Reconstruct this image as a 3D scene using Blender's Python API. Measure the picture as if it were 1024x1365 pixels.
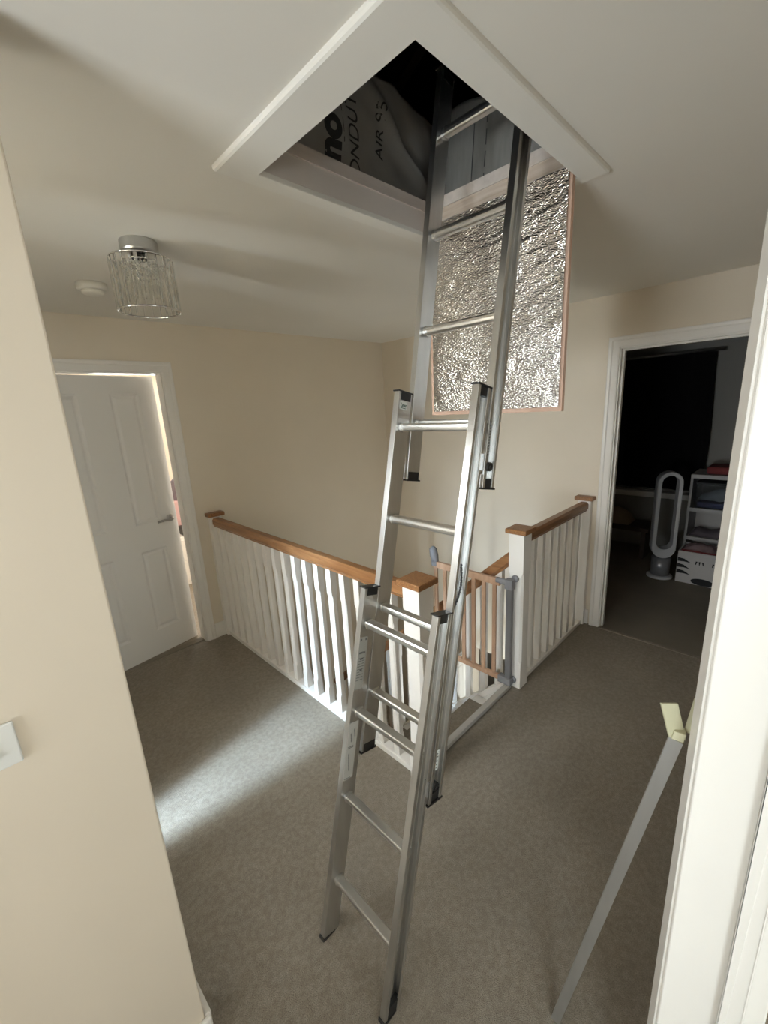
import bpy, bmesh, math, random
from mathutils import Vector, Matrix, noise

random.seed(7)
for o in list(bpy.data.objects):
    bpy.data.objects.remove(o, do_unlink=True)
SC = bpy.context.scene
COL = SC.collection
R = math.radians
CEIL = 2.324

# ------------------------------------------------------------------ camera
cam_d = bpy.data.cameras.new('camera')
cam = bpy.data.objects.new('camera', cam_d)
COL.objects.link(cam)
cam_d.sensor_fit = 'HORIZONTAL'
cam_d.sensor_width = 36.0
cam_d.lens = 36.0 * 555.97 / 1024.0
cam_d.clip_start = 0.01
right = Vector((0.70766227, -0.70457529, -0.05279935))
down = Vector((-0.20719134, -0.13549393, -0.9688721))
fwd = Vector((0.67548935, 0.6965738, -0.24186584))
m3 = Matrix((right, -down, -fwd)).transposed()
cam.matrix_world = Matrix.Translation((0, 0, 1.7)) @ m3.to_4x4()
SC.camera = cam

# ------------------------------------------------------------------ world, daylight, exposure
SC.view_settings.view_transform = 'Standard'
SC.view_settings.look = 'None'
SC.view_settings.gamma = 1.0
SC.view_settings.use_curve_mapping = False
SC.view_settings.exposure = 0.0
SC.cycles.max_bounces = 14
SC.cycles.diffuse_bounces = 8
SC.cycles.transmission_bounces = 14
SC.cycles.sample_clamp_indirect = 4.0
w = bpy.data.worlds.new('world')
w.use_nodes = True
w.node_tree.nodes['Background'].inputs[0].default_value = (0.55, 0.66, 0.8, 1)
w.node_tree.nodes['Background'].inputs[1].default_value = 0.0
SC.world = w


def window_light(name, loc, aim, sx, sy, watts, colour, spread=180):
    """Daylight coming in through a window of an adjoining room; also the added passage fill."""
    d = bpy.data.lights.new(name, 'AREA')
    d.shape = 'RECTANGLE'
    d.size, d.size_y = sx, sy
    d.energy = watts
    d.color = colour
    d.spread = R(spread)
    o = bpy.data.objects.new(name, d)
    COL.objects.link(o)
    o.location = loc
    o.rotation_euler = (Vector(aim) - Vector(loc)).to_track_quat('-Z', 'Z').to_euler()
    return o


# bedroom behind the camera: window in its left wall
window_light('bedroom_window_light', (-2.25, -1.9, 1.45), (0.5, -1.0, 1.3), 1.4, 1.2, 76, (0.84, 0.95, 1.0))
window_light('bedroom_window_light', (0.55, -3.05, 1.5), (0.3, 0.0, 1.6), 1.3, 1.2, 36, (0.88, 0.97, 1.0))
# soft fill added from the passage's unseen end, left of the doorway, aimed upward
window_light('passage_fill_light', (-2.25, 0.50, 1.05), (0.8, 0.66, 2.2), 0.7, 1.1, 38, (0.90, 0.97, 1.0), 110)
# west bedroom, seen only as the cool streak through its ajar door: rooflight and low window
window_light('west_rooflight', (-1.6, 1.70, 2.25), (0.50, 1.76, 0.1), 0.54, 0.3, 185, (0.60, 0.80, 1.0), 75)
window_light('west_window_light', (-3.0, 1.65, 1.30), (0.0, 1.75, 1.2), 1.1, 1.2, 600, (0.88, 0.97, 1.0))
# small landing window at the west end
window_light('landing_window_light', (-0.44, 1.30, 1.70), (1.2, 1.02, 0.75), 0.4, 0.8, 8, (0.93, 0.98, 1.0), 80)
# room behind the half open white door
window_light('far_bedroom_window_light', (1.9, 5.9, 1.5), (1.4, 3.2, 1.2), 1.6, 1.2, 150, (0.97, 0.98, 0.98))
# hall window downstairs
window_light('hall_window_light', (2.6, 1.25, -1.1), (2.6, 3.0, 0.5), 0.8, 0.8, 12, (0.97, 1.0, 0.94))


# ------------------------------------------------------------------ materials
def srgb(r, g, b):
    f = lambda c: (c / 255 / 12.92) if c / 255 <= 0.04045 else ((c / 255 + 0.055) / 1.055) ** 2.4
    return (f(r), f(g), f(b), 1)


def mat(name, colour, rough=0.6, metal=0.0, spec=0.5, var=0.0, vscale=8.0, bump=0.0, bscale=120.0, stretch=(1, 1, 1), detail=4, col2=None, bdist=0.002):
    m = bpy.data.materials.new(name)
    m.use_nodes = True
    nt = m.node_tree
    b = nt.nodes['Principled BSDF']
    b.inputs['Base Color'].default_value = colour
    b.inputs['Roughness'].default_value = rough
    b.inputs['Metallic'].default_value = metal
    b.inputs['Specular IOR Level'].default_value = spec
    tc = nt.nodes.new('ShaderNodeTexCoord')
    mp = nt.nodes.new('ShaderNodeMapping')
    mp.inputs['Scale'].default_value = stretch
    nt.links.new(tc.outputs['Object'], mp.inputs['Vector'])
    if var > 0 or col2:
        n = nt.nodes.new('ShaderNodeTexNoise')
        n.inputs['Scale'].default_value = vscale
        n.inputs['Detail'].default_value = detail
        nt.links.new(mp.outputs[0], n.inputs['Vector'])
        mx = nt.nodes.new('ShaderNodeMix')
        mx.data_type = 'RGBA'
        c2 = col2 or tuple(c * (1 - var) for c in colour[:3]) + (1,)
        mx.inputs[6].default_value = colour
        mx.inputs[7].default_value = c2
        rp = nt.nodes.new('ShaderNodeMapRange')
        rp.inputs['From Min'].default_value = 0.3
        rp.inputs['From Max'].default_value = 0.7
        nt.links.new(n.outputs['Fac'], rp.inputs['Value'])
        nt.links.new(rp.outputs[0], mx.inputs[0])
        nt.links.new(mx.outputs[2], b.inputs['Base Color'])
    if bump > 0:
        n2 = nt.nodes.new('ShaderNodeTexNoise')
        n2.inputs['Scale'].default_value = bscale
        n2.inputs['Detail'].default_value = 3
        nt.links.new(mp.outputs[0], n2.inputs['Vector'])
        bp = nt.nodes.new('ShaderNodeBump')
        bp.inputs['Strength'].default_value = bump
        bp.inputs['Distance'].default_value = bdist
        nt.links.new(n2.outputs['Fac'], bp.inputs['Height'])
        nt.links.new(bp.outputs[0], b.inputs['Normal'])
    return m


M = {}
M['wall'] = mat('cream_paint', srgb(222, 212, 196), 0.85, spec=0.25, var=0.03, vscale=3, bump=0.15, bscale=300, bdist=0.0006)
M['ceil'] = mat('ceiling_paint', srgb(226, 223, 216), 0.9, spec=0.2, var=0.02, vscale=2)
M['white'] = mat('white_satin_wood', srgb(232, 229, 224), 0.35, spec=0.5, var=0.02, vscale=6)
M['frame'] = mat('painted_hatch_frame', srgb(228, 226, 220), 0.55, spec=0.3, var=0.03, vscale=6)
M['door'] = mat('white_door_paint', srgb(224, 222, 218), 0.4, spec=0.4, bump=0.12, bscale=40, stretch=(14, 14, 1), bdist=0.0008)
M['carpet'] = mat('carpet', srgb(154, 146, 134), 0.98, spec=0.05, var=0.16, vscale=3.2, bump=0.9, bscale=480, bdist=0.004)


def carpet_mat(name, c1, c2):
    m = mat(name, c1, 0.98, spec=0.05, bump=1.0, bscale=420, bdist=0.005)
    nt = m.node_tree
    bsdf = nt.nodes['Principled BSDF']
    tc = [n for n in nt.nodes if n.type == 'TEX_COORD'][0]
    last = None
    for sc_n, det, lo, hi, amt in ((3.0, 5, 0.35, 0.65, 0.22), (55, 6, 0.36, 0.64, 0.40), (260, 3, 0.35, 0.65, 0.55)):
        n = nt.nodes.new('ShaderNodeTexNoise')
        n.inputs['Scale'].default_value = sc_n
        n.inputs['Detail'].default_value = det
        nt.links.new(tc.outputs['Object'], n.inputs['Vector'])
        r = nt.nodes.new('ShaderNodeMapRange')
        r.inputs['From Min'].default_value = lo
        r.inputs['From Max'].default_value = hi
        r.inputs['To Max'].default_value = amt
        nt.links.new(n.outputs['Fac'], r.inputs['Value'])
        mx = nt.nodes.new('ShaderNodeMix')
        mx.data_type = 'RGBA'
        mx.inputs[6].default_value = c1
        mx.inputs[7].default_value = c2
        if last is not None:
            nt.links.new(last, mx.inputs[6])
        nt.links.new(r.outputs[0], mx.inputs[0])
        last = mx.outputs[2]
    nt.links.new(last, bsdf.inputs['Base Color'])
    return m


M['carpet'] = carpet_mat('carpet', srgb(170, 161, 148), srgb(118, 109, 97))
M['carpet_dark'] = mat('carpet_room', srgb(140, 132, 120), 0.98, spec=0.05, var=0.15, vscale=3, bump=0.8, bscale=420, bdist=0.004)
M['oak'] = mat('oak', srgb(156, 112, 72), 0.38, spec=0.5, col2=srgb(124, 84, 52), vscale=9, stretch=(14, 14, 14), detail=5, bump=0.1, bscale=30)
M['oak_y'] = mat('oak_along_rail', srgb(160, 116, 76), 0.36, spec=0.5, col2=srgb(126, 86, 54), vscale=3, stretch=(16, 1.2, 16), detail=5)
M['oak_x'] = mat('oak_along_rail_across', srgb(156, 112, 74), 0.36, spec=0.5, col2=srgb(122, 84, 52), vscale=3, stretch=(1.2, 16, 16), detail=5)
M['beech'] = mat('beech', srgb(192, 158, 132), 0.45, col2=srgb(174, 138, 112), vscale=4, stretch=(12, 12, 1.5))
M['pine'] = mat('rough_pine', srgb(206, 194, 182), 0.75, col2=srgb(176, 158, 140), vscale=3, stretch=(20, 1.5, 20))
M['chipboard'] = mat('bare_board_edge', srgb(200, 168, 148), 0.75, var=0.1, vscale=30)
M['liner'] = mat('painted_liner', srgb(214, 206, 200), 0.7, var=0.05, vscale=5)
M['liner2'] = mat('thin_painted_board', srgb(206, 196, 188), 0.75, var=0.14, vscale=6, stretch=(1, 8, 8))
M['alu'] = mat('aluminium', (0.72, 0.72, 0.71, 1), 0.31, metal=1.0, var=0.16, vscale=4, stretch=(6, 6, 1.2), bump=0.08, bscale=60)
M['alu_rung'] = mat('aluminium_rung', (0.78, 0.78, 0.77, 1), 0.28, metal=1.0, var=0.1, vscale=6, stretch=(6, 1, 6))
M['pole'] = mat('anodised_pole', (0.52, 0.52, 0.51, 1), 0.42, metal=0.9, var=0.12, vscale=5, stretch=(6, 6, 1))
M['chrome'] = mat('chrome', (0.75, 0.75, 0.75, 1), 0.12, metal=1.0)
M['rose'] = mat('brushed_rose', (0.55, 0.55, 0.54, 1), 0.3, metal=1.0)
M['nickel'] = mat('satin_nickel', (0.42, 0.41, 0.4, 1), 0.35, metal=1.0)
M['black'] = mat('black_plastic', srgb(28, 27, 27), 0.5)
M['gate_grey'] = mat('gate_grey_metal', srgb(112, 111, 112), 0.45, spec=0.4)
M['gate_pad'] = mat('gate_grey_plastic', srgb(126, 126, 130), 0.5)
M['switch'] = mat('switch_plastic', srgb(226, 228, 226), 0.35)
M['plastic_white'] = mat('white_plastic', srgb(228, 226, 218), 0.45)
M['cream_plastic'] = mat('aged_cream_plastic', srgb(186, 182, 154), 0.5, var=0.05)
M['label'] = mat('label_paper', srgb(158, 158, 153), 0.4)
M['label2'] = mat('label_paper_pale', srgb(180, 180, 176), 0.4)
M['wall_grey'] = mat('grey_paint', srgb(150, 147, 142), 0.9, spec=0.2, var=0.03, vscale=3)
M['gate_bar'] = mat('gate_threshold_metal', srgb(172, 169, 163), 0.4, var=0.06, vscale=10)
M['print'] = mat('label_print', srgb(90, 90, 90), 0.6)
M['green_print'] = mat('sticker_print', srgb(60, 92, 80), 0.6)
M['sticker'] = mat('sticker_white', srgb(226, 230, 228), 0.4)
M['membrane'] = mat('roof_membrane', srgb(196, 195, 192), 0.75, spec=0.3, var=0.12, vscale=7)
M['membrane_darkened'] = mat('roof_membrane_darkened', srgb(140, 138, 134), 0.8, spec=0.2, var=0.18, vscale=9, stretch=(1, 6, 1))  # same membrane, its colour darkened to offset the extra light it catches
M['ink'] = mat('membrane_ink', srgb(72, 72, 72), 0.7)
M['rafter'] = mat('dark_rafter', srgb(66, 52, 42), 0.85, col2=srgb(44, 34, 28), vscale=4, stretch=(10, 1, 10))
M['dark_floor'] = mat('dark_hall_floor', srgb(46, 38, 34), 0.5, var=0.2, vscale=3)
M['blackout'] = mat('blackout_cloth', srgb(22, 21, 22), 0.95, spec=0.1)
M['box_white'] = mat('toy_box_white_dimmed', srgb(190, 186, 184), 0.7)  # white box, the room's shade put into its colour
M['box_black'] = mat('toy_box_black', srgb(24, 24, 26), 0.7)
M['fan'] = mat('fan_white_dimmed', srgb(196, 196, 198), 0.35)  # white fan greyed in colour to look dim in the dark room
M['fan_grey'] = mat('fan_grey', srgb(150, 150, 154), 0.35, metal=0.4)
M['unit'] = mat('storage_white_dimmed', srgb(170, 168, 166), 0.5)  # white unit, colour lowered to deepen the shade around it
M['navy'] = mat('navy_cloth', srgb(50, 58, 92), 0.9)
M['pale_blue'] = mat('pale_blue_cloth', srgb(176, 190, 204), 0.9, var=0.2, vscale=20)
M['red'] = mat('dark_red_cloth', srgb(120, 52, 52), 0.9)
M['mauve'] = mat('mauve_cloth', srgb(150, 126, 128), 0.9, var=0.2, vscale=12)
M['pink'] = mat('pink_fabric', srgb(206, 170, 170), 0.85)
M['grey_cloth'] = mat('grey_fabric', srgb(120, 110, 116), 0.9)
M['bench_wood'] = mat('bench_wood', srgb(70, 52, 42), 0.6)
M['beige_cloth'] = mat('beige_cloth', srgb(150, 132, 108), 0.95)
M['caulk'] = mat('caulk', srgb(206, 198, 184), 0.8)
M['gap'] = mat('bracket_zinc', (0.5, 0.5, 0.5, 1), 0.35, metal=1.0)


def glass_mat(name, colour=(1, 1, 1, 1), rough=0.02, ior=1.45):
    m = bpy.data.materials.new(name)
    m.use_nodes = True
    b = m.node_tree.nodes['Principled BSDF']
    b.inputs['Base Color'].default_value = colour
    b.inputs['Roughness'].default_value = rough
    b.inputs['Transmission Weight'].default_value = 1.0
    b.inputs['IOR'].default_value = ior
    return m


M['glass'] = glass_mat('crystal_glass', (0.96, 0.96, 0.94, 1), 0.12, 1.25)
M['tub'] = glass_mat('clear_plastic', (0.9, 0.92, 0.95, 1), 0.25, 1.2)
M['pane'] = glass_mat('window_glass', (1, 1, 1, 1), 0.0, 1.02)


def foil_mat():
    m = bpy.data.materials.new('crinkled_foil')
    m.use_nodes = True
    nt = m.node_tree
    b = nt.nodes['Principled BSDF']
    b.inputs['Base Color'].default_value = (0.83, 0.82, 0.82, 1)
    b.inputs['Metallic'].default_value = 1.0
    b.inputs['Roughness'].default_value = 0.13
    tc = nt.nodes.new('ShaderNodeTexCoord')
    mp = nt.nodes.new('ShaderNodeMapping')
    mp.inputs['Scale'].default_value = (1, 0.7, 1.9)
    nt.links.new(tc.outputs['Object'], mp.inputs['Vector'])
    n = nt.nodes.new('ShaderNodeTexNoise')
    n.inputs['Scale'].default_value = 110
    n.inputs['Detail'].default_value = 3
    n.inputs['Distortion'].default_value = 0.6
    v = nt.nodes.new('ShaderNodeTexVoronoi')
    v.inputs['Scale'].default_value = 150
    nt.links.new(mp.outputs[0], n.inputs['Vector'])
    nt.links.new(mp.outputs[0], v.inputs['Vector'])
    ad = nt.nodes.new('ShaderNodeMath')
    ad.operation = 'ADD'
    nt.links.new(n.outputs['Fac'], ad.inputs[0])
    nt.links.new(v.outputs['Distance'], ad.inputs[1])
    bp = nt.nodes.new('ShaderNodeBump')
    bp.inputs['Strength'].default_value = 0.62
    bp.inputs['Distance'].default_value = 0.0030
    nt.links.new(ad.outputs[0], bp.inputs['Height'])
    nt.links.new(bp.outputs[0], b.inputs['Normal'])
    return m


M['foil'] = foil_mat()


# ------------------------------------------------------------------ mesh helpers
class MB:
    def __init__(self):
        self.bm = bmesh.new()
        self.mi = 0
        self.mats = []

    def use(self, m):
        if m not in self.mats:
            self.mats.append(m)
        self.mi = self.mats.index(m)
        return self

    def _face(self, vs):
        try:
            f = self.bm.faces.new(vs)
            f.material_index = self.mi
            return f
        except ValueError:
            return None

    def box(self, x0, x1, y0, y1, z0, z1):
        v = [self.bm.verts.new((x, y, z)) for x in (x0, x1) for y in (y0, y1) for z in (z0, z1)]
        for q in ((0, 1, 3, 2), (4, 6, 7, 5), (0, 4, 5, 1), (2, 3, 7, 6), (0, 2, 6, 4), (1, 5, 7, 3)):
            self._face([v[i] for i in q])
        return self

    def quad(self, *pts):
        self._face([self.bm.verts.new(p) for p in pts])
        return self

    def loft(self, rings, closed=True, cap=True, smooth=False):
        R_ = [[self.bm.verts.new(p) for p in r] for r in rings]
        n = len(R_[0])
        for a, b in zip(R_, R_[1:]):
            for i in range(n if closed else n - 1):
                j = (i + 1) % n
                f = self._face([a[i], a[j], b[j], b[i]])
                if f and smooth:
                    f.smooth = True
        if cap and closed:
            self._face(list(reversed(R_[0])))
            self._face(R_[-1])
        return self

    def prism(self, poly, a, b, ax=2):
        """extrude 2-D polygon along axis ax from a to b; poly in the two other axes in cyclic order"""
        def P(p, t):
            if ax == 2: return (p[0], p[1], t)
            if ax == 0: return (t, p[0], p[1])
            return (p[1], t, p[0])
        return self.loft([[P(p, a) for p in poly], [P(p, b) for p in poly]])

    def frame_prism(self, poly, o, U, V, W, length):
        """polygon in (U,V) swept along W from o"""
        o = Vector(o)
        r0 = [o + U * p[0] + V * p[1] for p in poly]
        r1 = [q + W * length for q in r0]
        return self.loft([r0, r1])

    def tube(self, p0, p1, r, n=12, r1=None, smooth=True, cap=True):
        p0, p1 = Vector(p0), Vector(p1)
        d = (p1 - p0).normalized()
        a = d.orthogonal().normalized()
        b = d.cross(a)
        r1 = r if r1 is None else r1
        rings = []
        for p, rr in ((p0, r), (p1, r1)):
            rings.append([p + a * rr * math.cos(2 * math.pi * i / n) + b * rr * math.sin(2 * math.pi * i / n) for i in range(n)])
        return self.loft(rings, smooth=smooth, cap=cap)

    def path(self, pts, r, n=8):
        pts = [Vector(p) for p in pts]
        rings = []
        a = None
        for i, p in enumerate(pts):
            d = (pts[min(i + 1, len(pts) - 1)] - pts[max(i - 1, 0)]).normalized()
            if a is None:
                a = d.orthogonal().normalized()
            a = (a - d * a.dot(d)).normalized()
            b = d.cross(a)
            rr = r[i] if isinstance(r, (list, tuple)) else r
            rings.append([p + a * rr * math.cos(2 * math.pi * k / n) + b * rr * math.sin(2 * math.pi * k / n) for k in range(n)])
        return self.loft(rings, smooth=True)

    def lathe(self, c, prof, n=32, smooth=True, axis='z'):
        rings = []
        for r, z in prof:
            ring = []
            for i in range(n):
                t = 2 * math.pi * i / n
                if axis == 'z':
                    ring.append((c[0] + r * math.cos(t), c[1] + r * math.sin(t), c[2] + z))
                elif axis == 'y':
                    ring.append((c[0] + r * math.cos(t), c[1] + z, c[2] + r * math.sin(t)))
                else:
                    ring.append((c[0] + z, c[1] + r * math.cos(t), c[2] + r * math.sin(t)))
            rings.append(ring)
        return self.loft(rings, smooth=smooth)

    def torus(self, c, R0, r, n=40, k=8):
        rings = []
        for i in range(n):
            t = 2 * math.pi * i / n
            rings.append([(c[0] + (R0 + r * math.cos(2 * math.pi * j / k)) * math.cos(t), c[1] + (R0 + r * math.cos(2 * math.pi * j / k)) * math.sin(t), c[2] + r * math.sin(2 * math.pi * j / k)) for j in range(k)])
        rings.append(rings[0])
        return self.loft(rings, smooth=True, cap=False)

    def grid(self, nu, nv, fn, smooth=True):
        vs = [[self.bm.verts.new(fn(i / nu, j / nv)) for j in range(nv + 1)] for i in range(nu + 1)]
        for i in range(nu):
            for j in range(nv):
                f = self._face([vs[i][j], vs[i + 1][j], vs[i + 1][j + 1], vs[i][j + 1]])
                if f:
                    f.smooth = smooth
        return self

    def build(self, name, m=None, parent=None, origin=None, bevel=0.0, seg=2):
        bmesh.ops.remove_doubles(self.bm, verts=self.bm.verts, dist=1e-6)
        bmesh.ops.recalc_face_normals(self.bm, faces=self.bm.faces)
        if origin is None:
            xs = [v.co for v in self.bm.verts]
            lo = [min(c[i] for c in xs) for i in range(3)]
            hi = [max(c[i] for c in xs) for i in range(3)]
            origin = Vector(((lo[0] + hi[0]) / 2, (lo[1] + hi[1]) / 2, lo[2]))
        origin = Vector(origin)
        bmesh.ops.translate(self.bm, verts=self.bm.verts, vec=-origin)
        me = bpy.data.meshes.new(name)
        self.bm.to_mesh(me)
        self.bm.free()
        for mm in ([m] if m else self.mats):
            me.materials.append(mm)
        o = bpy.data.objects.new(name, me)
        COL.objects.link(o)
        place(o, origin, parent)
        if bevel:
            b = o.modifiers.new('bevel', 'BEVEL')
            b.width = bevel
            b.segments = seg
            b.limit_method = 'ANGLE'
            b.angle_limit = R(40)
        return o


def world_loc(o):
    v = Vector(o.location)
    while o.parent:
        o = o.parent
        v = v + Vector(o.location)
    return v


def place(o, loc, parent=None):
    """parents here are never rotated at this stage, so offsets add up"""
    if parent is not None:
        o.parent = parent
        o.location = Vector(loc) - world_loc(parent)
    else:
        o.location = loc


def empty(name, loc, parent=None):
    o = bpy.data.objects.new(name, None)
    o.empty_display_size = 0.1
    COL.objects.link(o)
    place(o, loc, parent)
    return o


def tag(o, label=None, cat=None, group=None, kind=None):
    if label: o['label'] = label
    if cat: o['category'] = cat
    if group: o['group'] = group
    if kind: o['kind'] = kind
    return o


def structure(o):
    o['kind'] = 'structure'
    return o


def copy_at(src, name, loc, parent):
    c = src.copy()
    c.name = name
    COL.objects.link(c)
    place(c, loc, parent)
    return c


def text_bm(body, size, bold=0.0, shear=0.0):
    """outline of a text as (verts, faces) in its own plane, centred"""
    cu = bpy.data.curves.new('lettering', 'FONT')
    cu.body = body
    cu.size = size
    cu.offset = bold
    cu.shear = shear
    cu.align_x = 'CENTER'
    cu.align_y = 'CENTER'
    ob = bpy.data.objects.new('lettering', cu)
    COL.objects.link(ob)
    dg = bpy.context.evaluated_depsgraph_get()
    me = bpy.data.meshes.new_from_object(ob.evaluated_get(dg))
    vs = [v.co.copy() for v in me.vertices]
    fs = [list(p.vertices) for p in me.polygons]
    bpy.data.objects.remove(ob)
    bpy.data.curves.remove(cu)
    bpy.data.meshes.remove(me)
    return vs, fs


# ------------------------------------------------------------------ key dimensions (metres)
XA0, XB, YA = -0.5, 3.12, 3.12          # west end, right wall, far wall
WX0, WY1 = 1.187, 1.12                   # stairwell: left edge x, near edge y
DX = 0.75                                # doorway lining we look past on the right
LOW = -2.6

# ------------------------------------------------------------------ setting: floors, ceiling, walls
b = MB()
b.box(-2.4, WX0, 0.06, YA, -0.25, 0)
b.box(WX0, XB, 0.06, WY1, -0.25, 0)
b.box(-2.4, 2.4, -3.2, 0.06, -0.25, 0)
structure(b.build('floor', M['carpet']))
b = MB(); b.box(XB + 0.1, 5.4, -0.9, 2.6, -0.25, 0.0); b.box(XB, XB + 0.1, 0.141, 0.966, -0.02, 0.001)
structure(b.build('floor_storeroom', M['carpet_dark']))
b = MB(); b.box(-0.6, 3.3, YA + 0.1, 6.0, -0.25, 0.0); b.box(0.216, 1.042, YA, YA + 0.1, -0.02, 0.001)
structure(b.build('floor_far_bedroom', M['carpet']))
b = MB(); b.box(-3.3, -2.4, 0.9, 3.4, -0.25, 0.0)
structure(b.build('floor_west_bedroom', M['carpet']))
b = MB(); b.box(0.9, 4.6, -0.2, 3.3, LOW - 0.1, LOW)
structure(b.build('floor_hall', M['dark_floor']))
# threshold seam of the two carpets at the dark room's doorway
b = MB(); b.box(3.095, 3.125, 0.17, 0.936, 0.0011, 0.006)
structure(b.build('trim_1', M['carpet'], bevel=0.002))

# ceiling with the loft opening
HX0, HX1, HY0, HY1 = 0.692, 1.398, 0.573, 1.116
b = MB()
Z0, Z1 = CEIL, CEIL + 0.1
b.box(-3.4, HX0 - 0.02, -3.3, 6.2, Z0, Z1)
b.box(HX1 + 0.02, 5.6, -3.3, 6.2, Z0, Z1)
b.box(HX0 - 0.02, HX1 + 0.02, -3.3, HY0 - 0.02, Z0, Z1)
b.box(HX0 - 0.02, HX1 + 0.02, HY1 + 0.02, 6.2, Z0, Z1)
structure(b.build('ceiling', M['ceil']))

# far wall with the left door's opening, running down past the stairwell
DA0, DA1, DAT = 0.245, 1.013, 2.0
b = MB()
b.box(-0.6, DA0 - 0.03, YA, YA + 0.1, 0, CEIL)
b.box(DA0 - 0.03, DA1 + 0.03, YA, YA + 0.1, DAT + 0.03, CEIL)
b.box(DA1 + 0.03, XB + 0.1, YA, YA + 0.1, 0, CEIL)
b.box(WX0, XB + 0.1, YA, YA + 0.1, LOW, 0)
structure(b.build('wall_far', M['wall']))
# right wall with the dark room's doorway, and the hall doorway below
DB0, DB1, DBT = 0.17, 0.937, 1.99
b = MB()
b.box(XB, XB + 0.1, -0.1, DB0 - 0.03, 0, CEIL)
b.box(XB, XB + 0.1, DB0 - 0.03, DB1 + 0.03, DBT + 0.03, CEIL)
b.box(XB, XB + 0.1, DB1 + 0.03, YA, 0, CEIL)
b.box(XB, XB + 0.1, 2.06, YA, LOW, 0)
b.box(XB, XB + 0.1, 1.3, 2.06, LOW + 1.98, 0)
b.box(XB, XB + 0.1, 0.0, 1.3, LOW, 0)
structure(b.build('wall_right', M['wall']))
# near wall (the doorway the photograph is taken from)
b = MB()
b.box(DX + 0.03, XB, -0.08, 0.06, 0, CEIL)
b.box(-0.13, DX + 0.03, -0.08, 0.06, 2.02, CEIL)
b.box(-2.4, -0.13, -0.08, 0.06, 0, CEIL)
structure(b.build('wall_near', M['wall']))
# wall with the light switch on the left
CX, CY = 0.139, 0.96
b = MB(); b.box(-2.3, CX, CY, CY + 0.1, 0, CEIL)
structure(b.build('wall_left', M['wall'], bevel=0.004))
# west end of the landing: ajar door gap and a small window
b = MB()
WS0, WS1 = 1.71, 1.775
b.box(-0.6, -0.5, CY + 0.1, WS0, 0, 1.25)
b.box(-0.6, -0.5, CY + 0.1, 1.08, 1.25, CEIL)
b.box(-0.6, -0.5, 1.08, WS0, 2.15, CEIL)
b.box(-0.6, -0.5, 1.52, WS0, 1.25, 2.15)
b.box(-0.6, -0.5, WS0, 2.5, 2.0, CEIL)
b.box(-0.6, -0.5, 2.5, YA, 0, CEIL)
structure(b.build('wall_west', M['wall']))
b = MB(); b.box(-0.545, -0.505, WS1, 2.5, 0.006, 1.995)
structure(b.build('door_4', M['door']))
d4 = bpy.data.objects['door_4']
b = MB(); b.tube((-0.505, 1.86, 1.0), (-0.47, 1.86, 1.0), 0.02, 16); b.tube((-0.475, 1.86, 1.0), (-0.475, 1.97, 1.0), 0.008)
b.build('door_handle', M['nickel'], d4)
# bedroom behind the camera
b = MB()
b.box(-2.4, 2.4, -3.2, -3.1, 0, CEIL)
b.box(2.3, 2.4, -3.1, -0.08, 0, CEIL)
b.box(-2.5, -2.4, -3.2, 0.06, 0, CEIL)
structure(b.build('wall_bedroom', M['wall']))
b = MB(); b.box(-2.4, -2.3, 0.06, CY + 0.1, 0, CEIL)
structure(b.build('wall_passage', M['wall']))
# far bedroom shell
b = MB()
b.box(-0.7, -0.6, YA, 6.1, 0, CEIL)
b.box(3.2, 3.3, YA + 0.1, 6.1, 0, CEIL)
b.box(-0.6, 3.2, 6.0, 6.1, 0, CEIL)
structure(b.build('wall_far_bedroom', M['wall']))
# west bedroom shell
b = MB()
b.box(-3.4, -3.3, 0.9, 3.4, 0, CEIL)
b.box(-3.3, -0.6, 3.3, 3.4, 0, CEIL)
structure(b.build('wall_west_bedroom', M['wall']))
# dark room shell
b = MB()
b.box(5.3, 5.4, -0.9, 2.6, 0, CEIL)
b.box(XB + 0.1, 5.3, -1.0, -0.9, 0, CEIL)
b.box(XB + 0.1, 5.3, 2.5, 2.6, 0, CEIL)
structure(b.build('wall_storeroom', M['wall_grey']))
# hall below
for nm, bx_ in (('wall_hall_left', (WX0 - 0.05, WX0 + 0.016, WY1, YA, LOW, -0.271)), ('wall_hall_near', (WX0, XB, -0.2, -0.1, LOW, -0.25)),
                ('wall_hall_side', (0.9, WX0, 0.9, 1.0, LOW, -0.25)), ('wall_hall_right', (4.5, 4.6, -0.2, 3.3, LOW, -0.25))):
    b = MB(); b.box(*bx_)
    structure(b.build(nm, M['wall']))
b = MB()
b.box(WX0, 4.6, -0.2, WY1 - 0.002, -0.27, -0.252)
b.box(XB + 0.1, 4.6, WY1, 3.3, -0.27, -0.252)
structure(b.build('ceiling_hall', M['ceil']))

# aprons that face the well
b = MB()
b.box(WX0, WX0 + 0.016, WY1, YA, -0.27, 0.0)
structure(b.build('trim_2', M['white']))
b = MB()
b.box(2.16, XB, WY1, WY1 + 0.016, -0.27, 0.0)
structure(b.build('trim_3', M['white']))


def skirting(name, poly_run, h=0.118, t=0.016):
    b = MB()
    for (x0, x1, y0, y1) in poly_run:
        b.box(x0, x1, y0, y1, 0, h)
    return structure(b.build(name, M['white'], bevel=0.005))


skirting('baseboard_far', [(1.09, WX0, YA - 0.016, YA), (-0.5, 0.165, YA - 0.016, YA)])
skirting('baseboard_right', [(XB - 0.016, XB, 1.022, 1.045)])
skirting('baseboard_left', [(-2.3, CX + 0.014, CY - 0.014, CY), (CX, CX + 0.014, CY, CY + 0.114)], h=0.10)
skirting('baseboard_near', [(DX + 0.08, XB - 0.02, 0.06, 0.076)])


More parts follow.
